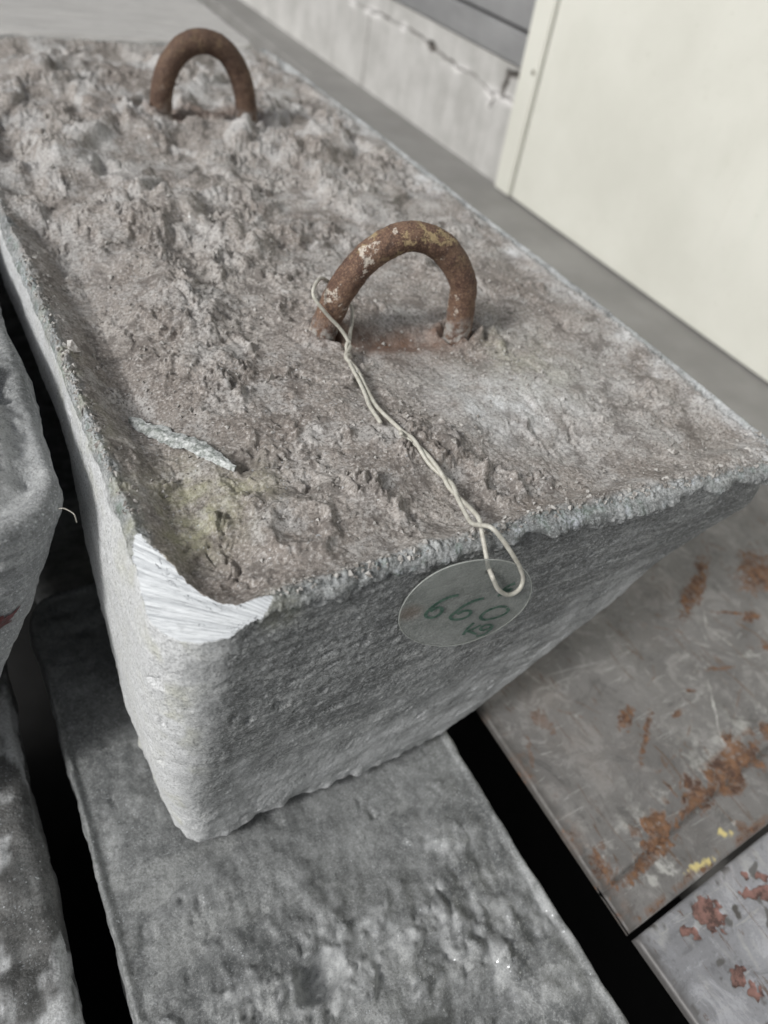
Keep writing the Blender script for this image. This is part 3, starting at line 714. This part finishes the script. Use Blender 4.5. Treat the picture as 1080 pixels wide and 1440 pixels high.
    gg = [[(.0474, -.0440), (.038, -.0425), (.0324, -.0480), (.0359, -.0535), (.0447, -.0515), (.0489, -.0453), (.0474, -.0550), (.0416, -.0640), (.0305, -.0655)]]
    glyph('letter', kk, .0027); glyph('letter', gg, .0027)
    glyph('scribble', [[(.0549, .0402), (.0458, .0364), (.0423, .031), (.0512, .0299), (.0441, .0248), (.0357, .0209)]], .003)
tagdisc()

# ------------------------------------------------------------------ floor, slab, wall, panel
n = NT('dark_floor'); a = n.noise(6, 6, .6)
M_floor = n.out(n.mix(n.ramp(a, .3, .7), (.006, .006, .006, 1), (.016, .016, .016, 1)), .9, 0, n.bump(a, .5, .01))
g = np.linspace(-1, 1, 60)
Xg, Yg = np.meshgrid(g*8, g*8+2, indexing='ij'); Pg = P3(Xg.ravel(), Yg.ravel())
Vg = Pg.copy(); Vg[:, 2] = -1.21+fbm(Pg, 1.5, 3, .5, 300)*.01
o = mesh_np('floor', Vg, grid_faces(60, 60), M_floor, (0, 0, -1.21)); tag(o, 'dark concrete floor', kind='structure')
n = NT('smooth_grey_concrete'); a = n.noise(5, 6, .6); b = n.noise(70, 4, .6)
cc = n.mix(n.ramp(a, .3, .7), (.20, .196, .187, 1), (.27, .265, .254, 1)); cc = n.mix(n.ramp(b, .5, .75, 0, .35), cc, (.22, .21, .20, 1))
M_slab = n.out(cc, .75, 0, n.bump(b, .25, .001))
sl_ = box('concrete_ledge', (1.12, -1.6, -1.2), (2.6, 4.2, -.639), M_slab, bev=.01); s2_ = box('concrete_ledge', (2.15, 4.203, -1.2), (2.6, 7.5, -.639), M_slab, bev=.01); tag(s2_, 'grey concrete ledge along the wall', kind='structure'); tag(sl_, 'grey concrete ledge along the wall', kind='structure')

def wallgrid(name, x0, yr, zr, ny_, nz_, fn, mat, origin):
    yy = np.linspace(*yr, ny_); zz = np.linspace(*zr, nz_); Yw, Zw = np.meshgrid(yy, zz, indexing='ij')
    y = Yw.ravel(); z = Zw.ravel(); P = np.stack([np.full_like(y, x0), y, z], 1); dd, at = fn(P.astype(np.float32)); V = P.copy(); V[:, 0] += dd
    F = grid_faces(ny_, nz_)[:, ::-1]
    # back sheet for thickness
    nV = len(V); back = np.array([[x0+.25, yr[0], zr[0]], [x0+.25, yr[1], zr[0]], [x0+.25, yr[1], zr[1]], [x0+.25, yr[0], zr[1]]])
    V2 = np.vstack([V, back]); i00, i10, i11, i01 = 0, (ny_-1)*nz_, ny_*nz_-1, nz_-1
    F2 = np.vstack([F, [[nV, nV+1, nV+2, nV+3], [i00, nV, nV+3, i01], [i10, i11, nV+2, nV+1], [i01, nV+3, nV+2, i11]]])
    at = {k: np.append(v, np.zeros(4)) for k, v in at.items()}
    return mesh_np(name, V2, F2, mat, origin, attrs=at)
crack = [(4.283, -.253), (4.008, -.245), (3.85, -.232), (3.712, -.236), (3.55, -.228), (3.361, -.236), (3.26, -.246), (3.191, -.262), (3.10, -.262), (3.027, -.273), (2.93, -.262), (2.851, -.270), (2.79, -.285), (2.729, -.289), (2.66, -.276), (2.603, -.275), (2.45, -.285)]
vcr = [(2.500, -.140), (2.560, -.168), (2.641, -.180), (2.634, -.215), (2.650, -.250), (2.645, -.275)]
br = [(2.729, -.289), (2.700, -.310), (2.714, -.350)]
def wall_fn(P):
    y, z = P[:, 1], P[:, 2]; wob = perlin(P, 26, 210)*.010; wob2 = perlin(P, 24, 211)*.010
    c1 = segdist(y+wob, z+wob2, crack); c2 = segdist(y+wob*.6, z+wob2*.6, vcr); c3 = segdist(y+wob*.6, z+wob2*.6, br)
    dpt = np.maximum.reduce([.010*np.exp(-(c1/.0075)**2)*(.45+.55*sm(perlin(P, 7, 212), -.25, .2)), .022*np.exp(-(c2/.012)**2), .012*np.exp(-(c3/.008)**2)])
    hole = np.exp(-((np.hypot((y-3.31)/1.9, z+.247)+wob*.5)/.020)**4); dpt += .03*hole
    dpt += .008*np.exp(-((np.abs(y-4.0+.0*z)/.008)**2))*sm(-z, .25, .27)
    dd = dpt+fbm(P, 9, 4, .55, 213)*.003
    scar = np.clip(1.1*np.exp(-(np.minimum(c1, c3)/.022)**2)*sm(perlin(P, 8, 215), .0, .35), 0, 1)
    return dd, dict(crack=np.clip(dpt/.012, 0, 1), scar=scar)
n = NT('plastered_concrete'); vs = n.noise(1, 5, .6, n.coord((1, 30, 1.6))); a = n.noise(10, 6, .65); b = n.noise(90, 4, .7)
cc = n.mix(n.ramp(a, .32, .66), (.39, .385, .37, 1), (.50, .495, .48, 1)); cc = n.mix(n.ramp(vs, .52, .7, 0, .55), cc, (.33, .325, .31, 1))
cc = n.mix(n.ramp(b, .56, .75, 0, .4), cc, (.64, .63, .62, 1)); cc = n.mix(n.attr('scar'), cc, (.72, .71, .70, 1)); cc = n.mix(n.math('MULTIPLY', n.attr('crack'), .9), cc, (.06, .05, .042, 1))
M_wall = n.out(cc, .85, 0, n.bump(b, .35, .0015, n.bump(a, .3, .004)))
wl = wallgrid('concrete_wall', 2.40, (2.0, 7.0), (-.668, -.138), 900, 130, wall_fn, M_wall, (2.4, 4, -.66))
tag(wl, 'low grey concrete wall base with a long crack, behind the blocks', 'wall')
n = NT('grey_painted_steel_beam'); a = n.noise(12, 5, .6, n.coord((1, .4, 1)))
M_beam = n.out(n.mix(n.ramp(a, .3, .7), (.20, .202, .205, 1), (.27, .272, .275, 1)), .55, .0, n.bump(n.noise(150, 3, .6), .2, .0008))
b1 = box('wall_rail', (2.385, 2.0, -.130), (2.65, 7.0, -.008), M_beam, bev=.006); tag(b1, 'plain grey rail directly above the cracked concrete', 'rail')
b2 = box('wall_board', (2.41, 2.0, .004), (2.65, 7.0, 1.4), M_beam, bev=.006); tag(b2, 'flat grey board above the rail at the top of the frame', 'wall board')
# cream door panel
def cream(name):
    n = NT(name); a = n.noise(3, 5, .6); op = n.noise(160, 3, .6); b = n.noise(22, 5, .65)
    cc = n.mix(n.ramp(a, .3, .7), (.60, .60, .54, 1), (.68, .68, .62, 1)); cc = n.mix(n.ramp(b, .58, .78, 0, .3), cc, (.54, .55, .47, 1))
    st = n.noise(1, 4, .6, n.coord((1, 9, .8))); cc = n.mix(n.ramp(st, .6, .75, 0, .25), cc, (.54, .585, .51, 1))
    dr = n.ramp(n.noise(1, 5, .7, n.coord((1, 26, 1.1))), .60, .74, 0, .22); cc = n.mix(dr, cc, (.42, .41, .34, 1)); spk = n.ramp(n.noise(130, 2, .5), .72, .76, 0, .5); cc = n.mix(spk, cc, (.35, .33, .27, 1))
    return n.out(cc, .5, 0, n.bump(op, .35, .0016))
M_cream = cream('cream_paint')
door = empty('cream_door', (2.36, 0, -.66), 'large cream painted sheet metal panel standing on the ledge against the wall', 'door panel')
DO = (2.36, 0, -.66)
def dbox(name, a, b, bev=.004, m=None): return box(name, a, b, m or M_cream, door, DO, bev)
def doorstrip():
    # slightly leaning edge strip, its far side at y 2.47..2.52
    bm = bmesh.new(); z0, z1 = -.634, 2.2
    ya, yb = 2.473-.0, 2.473+(z1-z0)*.062*.9; yc, yd = 2.349, 2.349+(z1-z0)*.043*.9
    vs = [(2.352, yc, z0), (2.352, ya, z0), (2.352, yb, z1), (2.352, yd, z1), (2.397, yc, z0), (2.397, ya, z0), (2.397, yb, z1), (2.397, yd, z1)]
    v = [bm.verts.new(((p[0]-DO[0])*S, (p[1]-DO[1])*S, (p[2]-DO[2])*S)) for p in vs]
    for f in ((0, 1, 2, 3), (7, 6, 5, 4), (0, 4, 5, 1), (1, 5, 6, 2), (2, 6, 7, 3), (3, 7, 4, 0)): bm.faces.new([v[k] for k in f])
    bmesh.ops.recalc_face_normals(bm, faces=bm.faces[:])
    bmesh.ops.bevel(bm, geom=bm.edges[:], offset=.003, segments=2, affect='EDGES')
    me = bpy.data.meshes.new('edge_strip'); bm.to_mesh(me); bm.free(); me.materials.append(M_cream); link(bpy.data.objects.new('edge_strip', me), door)
    bm = bmesh.new(); yc -= .010; yd -= .010
    vs = [(2.357, -2.0, z0+.004), (2.357, yc, z0+.004), (2.357, yd, z1), (2.357, -2.0, z1), (2.397, -2.0, z0+.004), (2.397, yc, z0+.004), (2.397, yd, z1), (2.397, -2.0, z1)]
    v = [bm.verts.new(((p[0]-DO[0])*S, (p[1]-DO[1])*S, (p[2]-DO[2])*S)) for p in vs]
    for f in ((0, 1, 2, 3), (7, 6, 5, 4), (0, 4, 5, 1), (1, 5, 6, 2), (2, 6, 7, 3), (3, 7, 4, 0)): bm.faces.new([v[k] for k in f])
    bmesh.ops.recalc_face_normals(bm, faces=bm.faces[:])
    bmesh.ops.bevel(bm, geom=bm.edges[:], offset=.003, segments=2, affect='EDGES')
    me = bpy.data.meshes.new('sheet'); bm.to_mesh(me); bm.free(); me.materials.append(M_cream); link(bpy.data.objects.new('sheet', me), door)
doorstrip()
M_screw = simple_mat('dull_screw', (.34, .33, .27), .4, .7)
for (sy, sz) in ((2.405, -.112), (2.43, .45)):
    bm = bmesh.new(); bmesh.ops.create_uvsphere(bm, u_segments=14, v_segments=8, radius=.011*S)
    for v in bm.verts: v.co.x *= .35; v.co += Vector(((2.350-DO[0]), (sy-DO[1]), (sz-DO[2])))*S
    me = bpy.data.meshes.new('screw'); bm.to_mesh(me); bm.free(); me.materials.append(M_screw); link(bpy.data.objects.new('screw', me), door)

# ------------------------------------------------------------------ steel plates
def mat_steel(name, base):
    n = NT(name); a = n.noise(10, 6, .62); b = n.noise(85, 5, .7); f = n.noise(500, 3, .7)
    c = n.mix(n.ramp(a, .32, .66), tuple(k*.80 for k in base)+(1,), tuple(k*1.18 for k in base)+(1,))
    mm = n.noise(28, 7, .75, None, .6); c = n.mix(n.ramp(mm, .50, .64, 0, .65), c, tuple(k*1.75 for k in base)+(1,)); c = n.mix(n.ramp(mm, .46, .36, 0, .6), c, tuple(k*.5 for k in base)+(1,))
    sc1 = n.noise(1, 6, .7, n.coord((14, 95, 1), (0, 0, .9)), 1.4); c = n.mix(n.ramp(sc1, .60, .66, 0, .5), c, (.42, .42, .41, 1)); sc2 = n.noise(1, 6, .7, n.coord((90, 12, 1), (0, 0, .5)), 1.6); c = n.mix(n.ramp(sc2, .58, .66, 0, .8), c, (.125, .080, .056, 1))
    c = n.mix(n.ramp(b, .58, .7, 0, .45), c, tuple(k*1.6 for k in base)+(1,)); c = n.mix(n.ramp(f, .55, .7, 0, .35), c, tuple(k*.45 for k in base)+(1,))
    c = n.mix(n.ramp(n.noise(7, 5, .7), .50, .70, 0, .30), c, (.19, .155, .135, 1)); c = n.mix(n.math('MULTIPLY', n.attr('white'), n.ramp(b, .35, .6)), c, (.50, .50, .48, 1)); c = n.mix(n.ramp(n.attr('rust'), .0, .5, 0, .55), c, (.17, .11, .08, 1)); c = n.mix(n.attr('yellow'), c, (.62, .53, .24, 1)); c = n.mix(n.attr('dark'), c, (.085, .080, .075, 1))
    r1 = n.mix(n.ramp(b, .35, .62), (.080, .046, .034, 1), (.21, .115, .065, 1)); c = n.mix(n.ramp(n.math('ADD', n.attr('rust'), n.math('MULTIPLY', n.math('SUBTRACT', n.noise(130, 5, .75), .5), 3.0)), .50, 1.05), c, r1)
    r2 = n.mix(n.ramp(b, .38, .6), (.075, .045, .04, 1), (.26, .145, .125, 1)); c = n.mix(n.ramp(n.attr('peel'), .25, .45), c, r2)
    return n.out(c, n.ramp(n.attr('rust'), 0, 1, .5, .85), .12, n.bump(b, .3, .001))
def plate(name, quad, zt, th, fn, mat, label, nx=420, ny=300, re=.006):
    """quad = corners (x,y): near-left, near-right, far-right, far-left"""
    q = np.array(quad, float); u = np.linspace(0, 1, nx); v = np.linspace(0, 1, ny)
    u = np.concatenate([[0, .0015, .004, .008], u[(u > .010) & (u < .992)], [.994, .998, 1]]); v = np.concatenate([[0, .004, .010, .018], v[(v > .022) & (v < .98)], [.985, .995, 1]])
    nx, ny = len(u), len(v); U, Vv = np.meshgrid(u, v, indexing='ij'); U = U.ravel(); Vv = Vv.ravel()
    xy = q[0]*((1-U)*(1-Vv))[:, None]+q[1]*(U*(1-Vv))[:, None]+q[2]*(U*Vv)[:, None]+q[3]*((1-U)*Vv)[:, None]
    e = np.minimum.reduce([np.abs(U)*np.linalg.norm(q[1]-q[0]), (1-U)*9, Vv*np.linalg.norm(q[3]-q[0]), (1-Vv)*np.linalg.norm(q[3]-q[0])])
    s = np.clip((re-e)/re, 0, 1); P = np.stack([xy[:, 0], xy[:, 1], np.full_like(U, 0.)], 1).astype(np.float32)
    dz, at = fn(P, U, Vv); z = zt+dz-re*(1-np.sqrt(1-s*s))
    V = np.stack([xy[:, 0], xy[:, 1], z], 1); F = [grid_faces(nx, ny)]
    idx = np.arange(nx*ny).reshape(nx, ny); per = np.concatenate([idx[:, 0], idx[-1, 1:], idx[::-1, -1][1:], idx[0, ::-1][1:-1]]); nP = len(per)
    prev = per; base = len(V)
    for k, zz in enumerate((zt-re-.002, zt-th)):
        W_ = V[per].copy(); W_[:, 2] = zz; V = np.vstack([V, W_]); cur = base+k*nP+np.arange(nP)
        F.append(np.stack([prev, cur, np.roll(cur, -1), np.roll(prev, -1)], 1)); prev = cur
    at = {k: np.concatenate([a, a[per], a[per]]) for k, a in at.items()}
    c = V[:nx*ny].mean(0); o = mesh_np(name, V, np.concatenate(F), mat, (c[0], c[1], zt-th), attrs=at); tag(o, label, 'steel plate', 'steel plates right of the blocks'); return o
def blob(P, c, L, Wd, ang, seed, rag=.5):
    """ragged elongated patch, 0..1"""
    m = (np.abs(P[:, 0]-c[0]) < L+.12) & (np.abs(P[:, 1]-c[1]) < L+.12); out = np.zeros(len(P)); Q = P[m]
    if not m.any(): return out
    ws = min(Wd*1.1, .03)
    dx, dy = Q[:, 0]-c[0]+ws*fbm(Q, 20, 3, .6, seed), Q[:, 1]-c[1]+ws*fbm(Q, 20, 3, .6, seed+3); ca, sa = math.cos(ang), math.sin(ang)
    q = np.hypot((dx*ca+dy*sa)/L, (-dx*sa+dy*ca)/Wd)
    out[m] = sm(1-q+1.5*rag*fbm(Q, (34, 34, 1), 4, .7, seed)+.5*perlin(Q, 120, seed+5), .0, .55); return out
FLT, SEAM = .12, .07
def zero_at(P): z = np.zeros(len(P)); return dict(rust=z.copy(), white=z.copy(), yellow=z.copy(), dark=z.copy(), peel=z.copy())
def px_blobs(at, P, lst):
    for (key, c, L, Wd, ang, sd, k) in lst: at[key] = np.maximum(at[key], k*blob(P, c, L, Wd, ang, sd))
def plate1(P, U, V):
    at = zero_at(P); nn = fbm(P, 9, 4, .65, 402); n2 = fbm(P, 22, 4, .7, 404)
    px_blobs(at, P, RUST1)
    # rust creeping along the fold line and the left corner
    fold = np.abs(P[:, 1]-(-.323+(P[:, 0]-.617)*.116)); yl = P[:, 1]-(-.323+(P[:, 0]-.617)*.116)
    at['rust'] = np.maximum(at['rust'], np.clip(1.0*sm(.006+.042*sm(nn+.4*n2, .0, .35)-np.abs(yl-.010), 0, .022)*sm(nn+.2+.6*n2, -.05, .35), 0, 1))
    at['rust'] = np.maximum(at['rust'], .8*sm(.010-np.abs(P[:, 1]-(-.392+(P[:, 0]-.611)*.055)-.005), 0, .008)*sm(n2, -.2, .1))
    at['white'] = np.maximum(at['white'], .8*sm(n2*.8+nn, .08, .40)*sm(yl, -.01, .03)*sm(.12-yl, -.05, .12))
    # long scratches
    for k in range(80):
        r_ = np.random.default_rng(500+k); x0, y0 = r_.uniform(.7, 1.7), r_.uniform(-.25, .25); an = r_.uniform(.3, 2.6); L = r_.uniform(.04, .18)
        x1, y1 = x0+L*math.cos(an), y0+L*math.sin(an); m = (r_.uniform(-.02, .02)); d_ = segdist(P[:, 0], P[:, 1], [(x0, y0), ((x0+x1)/2+m, (y0+y1)/2-m), (x1, y1)])
        key = ['white', 'dark', 'rust'][k % 3]; at[key] = np.maximum(at[key], .55*sm(perlin(P, 60, 600+k), -.3, .4)*np.exp(-(d_/(.0014+.0018*r_.random()))**2))
    at['dark'] *= .6
    lx = P[:, 0]-.611+n2*.02; at['dark'] = np.maximum(at['dark'], .85*np.exp(-(np.clip(lx, 0, 9)/.016)**2)); at['rust'] = np.maximum(at['rust'], .55*np.exp(-(lx/.035)**2)*sm(n2, -.1, .25))  # dark band paints the gap's shade into the left edge; the brown is rust
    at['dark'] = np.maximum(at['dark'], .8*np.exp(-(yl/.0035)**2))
    dz = fbm(P, 3, 3, .5, 410)*.012+n2*.0025-.006*np.exp(-(yl/.006)**2)+np.where(yl < 0, -.004, 0)+at['rust']*n2*.006
    return dz, at
def plate2(P, U, V):
    at = zero_at(P); n2 = fbm(P, 26, 4, .7, 424)
    px_blobs(at, P, PEEL2)
    lx = P[:, 0]-.612-(-.404-P[:, 1])*.033+n2*.01; at['dark'] = np.maximum(at['dark'], .85*np.exp(-(np.clip(lx, 0, 9)/.014)**2))  # left edge painted dark as shade, to mute the bright bevel
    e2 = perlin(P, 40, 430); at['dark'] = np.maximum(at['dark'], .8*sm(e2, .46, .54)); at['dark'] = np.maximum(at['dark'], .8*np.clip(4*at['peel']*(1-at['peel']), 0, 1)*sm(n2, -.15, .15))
    at['white'] = np.maximum(at['white'], .35*sm(perlin(P, (60, 14, 1), 433), .2, .5))
    return fbm(P, 3, 2, .5, 434)*.006-at['peel']*.003+n2*.001, at
RUST1 = [
    ('rust', (1.304, 0.112), 0.161, 0.024, -2.61, 1, 1.0),
    ('rust', (1.506, 0.095), 0.1, 0.051, -2.61, 2, 0.9),
    ('rust', (1.518, 0.075), 0.048, 0.051, -2.68, 3, 1.0),
    ('rust', (1.372, -0.01), 0.032, 0.019, -3.12, 4, 1.0),
    ('rust', (1.326, 0.025), 0.06, 0.005, -0.48, 5, 1.0),
    ('rust', (0.881, -0.087), 0.049, 0.017, -2.73, 6, 1.0),
    ('rust', (0.898, -0.135), 0.085, 0.008, -2.51, 7, 0.9),
    ('rust', (0.995, -0.126), 0.021, 0.01, -3.06, 8, 1.0),
    ('rust', (1.055, -0.214), 0.023, 0.017, -2.61, 9, 1.0),
    ('rust', (1.075, -0.098), 0.019, 0.008, -0.4, 10, 1.0),
    ('rust', (0.712, -0.021), 0.028, 0.019, -1.76, 11, 0.6),
    ('rust', (0.903, -0.275), 0.029, 0.036, 0.0, 12, 1.0),
    ('rust', (0.633, -0.297), 0.037, 0.034, -1.65, 13, 0.8),
    ('rust', (1.181, -0.082), 0.06, 0.005, -0.3, 14, 0.8),
    ('rust', (0.736, -0.266), 0.011, 0.015, -1.99, 15, 0.6),
    ('rust', (0.861, -0.24), 0.033, 0.005, -1.52, 16, 0.8),
    ('rust', (0.902, -0.281), 0.098, 0.012, 0.14, 17, 1),
    ('rust', (0.712, -0.323), 0.1, 0.012, 0.12, 18, 0.9),
    ('rust', (1.044, -0.256), 0.113, 0.01, 0.12, 19, 0.9),
    ('rust', (1.331, -0.084), 0.017, 0.014, -2.75, 20, 1.0),
    ('rust', (0.643, -0.074), 0.043, 0.007, -2.13, 21, 0.5),
    ('white', (0.746, -0.341), 0.029, 0.017, -0.32, 22, 0.9),
    ('white', (0.706, -0.349), 0.015, 0.014, 2.47, 23, 0.8),
    ('yellow', (0.815, -0.37), 0.04, 0.007, -0.09, 24, 1),
    ('yellow', (0.897, -0.349), 0.016, 0.012, -0.68, 25, 1),
    ('white', (0.931, -0.342), 0.005, 0.007, -1.45, 26, 0.9),
    ('rust', (0.78, -0.371), 0.019, 0.009, 0.12, 27, 0.9),
    ('rust', (0.94, -0.357), 0.016, 0.012, -1.9, 28, 0.7),
    ('white', (1.076, -0.164), 0.121, 0.004, -2.22, 29, 0.8),
    ('white', (1.255, -0.027), 0.038, 0.003, -1.28, 30, 0.8),
    ('white', (1.259, 0.035), 0.039, 0.003, -2.26, 31, 0.6),
    ('dark', (1.359, 0.093), 0.017, 0.009, -1.93, 32, 0.9),
    ('dark', (1.383, 0.198), 0.007, 0.007, -2.07, 33, 0.9),
    ('dark', (1.03, 0.017), 0.052, 0.007, -2.52, 34, 0.5),
    ('white', (0.739, -0.306), 0.045, 0.015, 0.06, 35, 0.6),
    ('white', (1.277, -0.085), 0.024, 0.014, -0.87, 36, 0.6),
    ('dark', (1.13, -0.2), 0.051, 0.003, -0.55, 37, 1),
]
PEEL2 = [
    ('peel', (0.756, -0.436), 0.028, 0.029, -0.25, 41, 1.0),
    ('peel', (0.702, -0.436), 0.014, 0.014, -1.45, 42, 1.0),
    ('peel', (0.754, -0.44), 0.028, 0.015, -2.2, 43, 1.0),
    ('peel', (0.857, -0.448), 0.03, 0.012, -0.21, 44, 1.0),
    ('peel', (0.894, -0.436), 0.017, 0.015, -1.5, 45, 1.0),
    ('peel', (0.872, -0.418), 0.01, 0.008, -1.23, 46, 1.0),
    ('dark', (0.804, -0.456), 0.013, 0.008, -2.1, 47, 1.0),
    ('peel', (0.734, -0.524), 0.013, 0.014, -0.72, 48, 1.0),
    ('peel', (0.736, -0.55), 0.021, 0.015, -1.21, 49, 1.0),
    ('dark', (0.745, -0.56), 0.014, 0.01, -2.0, 50, 0.8),
    ('dark', (0.808, -0.404), 0.006, 0.005, -1.48, 51, 0.8),
    ('dark', (0.669, -0.411), 0.006, 0.005, -1.06, 52, 0.6),
    ('dark', (0.628, -0.522), 0.009, 0.005, -1.02, 53, 0.8),
    ('dark', (0.7, -0.512), 0.003, 0.005, -1.57, 54, 0.8),
    ('dark', (0.631, -0.416), 0.003, 0.005, -1.74, 55, 0.6),
    ('peel', (0.881, -0.463), 0.012, 0.015, -1.72, 56, 1.0),
]

M_steel1 = mat_steel('rusty_grey_steel', (.178, .173, .170)); M_steel2 = mat_steel('peeling_grey_paint', (.27, .275, .295))
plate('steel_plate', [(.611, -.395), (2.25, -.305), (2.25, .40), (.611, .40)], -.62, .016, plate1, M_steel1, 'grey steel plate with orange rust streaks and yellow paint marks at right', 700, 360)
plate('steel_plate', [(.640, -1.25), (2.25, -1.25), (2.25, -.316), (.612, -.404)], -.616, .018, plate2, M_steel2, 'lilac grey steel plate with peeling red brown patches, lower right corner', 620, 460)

# ------------------------------------------------------------------ small things on the left block
def paint_mark():
    # a patch of red paint a hair proud of the left block's front end
    from mathutils.bvhtree import BVHTree
    me = nb.data; bvh = BVHTree.FromPolygons([tuple(v.co) for v in me.vertices], [tuple(p.vertices) for p in me.polygons])
    def hit(X_, Z_):
        h = bvh.ray_cast((Vector((X_, -1.0, Z_))-Vector((-1.020, .215, .004)))*S, Vector((0, 1, 0))); return h[0]
    def patch(name, c, w_, h_, mat, sd):
        V = []; F = []; n1, n2 = 26, 14
        for i in range(n1):
            for j in range(n2):
                u, v = i/(n1-1)*2-1, j/(n2-1)*2-1
                a = math.atan2(v, u); rr = 1/max(abs(math.cos(a)), abs(math.sin(a)), 1e-6)
                rad = min(1, math.hypot(u, v)/ (rr if rr else 1)); k = 1+.25*math.sin(a*5+sd)+.15*math.sin(a*11)
                x = c[0]+w_*rad*math.cos(a)*k; z = c[1]+h_*rad*math.sin(a)*k+(x-c[0])*.25
                p = hit(x, z)
                if p is None: p = (Vector((x, .2, z))-Vector((-1.020, .215, .004)))*S
                V.append(((p.x)/S-1.020, p.y/S+.215-.0022, p.z/S+.004))
        F = grid_faces(n1, n2); return mesh_np(name, np.array(V), F, mat, (-1.020, .215, .004), nb)
    M_red = simple_mat('dark_red_paint', (.13, .028, .030), .45, 0, .3, 160, .6); M_wh = simple_mat('white_paint', (.62, .62, .60), .6, 0, .3, 160, .3)
    a_ = patch('paint_mark', (-.152, -.178), .024, .010, M_red, 1); a_['label'] = 'dark red paint mark'
    b_ = patch('paint_mark', (-.176, -.196), .012, .006, M_wh, 3); b_['label'] = 'white paint fleck'
paint_mark()
hr = spline([(-.055, .243, -.032), (-.0496, .2395, -.030), (-.044, .232, -.030), (-.041, .226, -.031), (-.0405, .222, -.040)], 6)
o = tube(hr, .0006, simple_mat('thin_wire', (.45, .43, .38), .4, .3), 'wire_hair', None, (-.05, .23, -.04), 6)
tag(o, 'tiny kinked wire sticking out of the left block over the dark gap', 'wire')
main.location = (0, 0, -H0*S)
for c in list(main.children): c.location = (0, 0, H0*S)
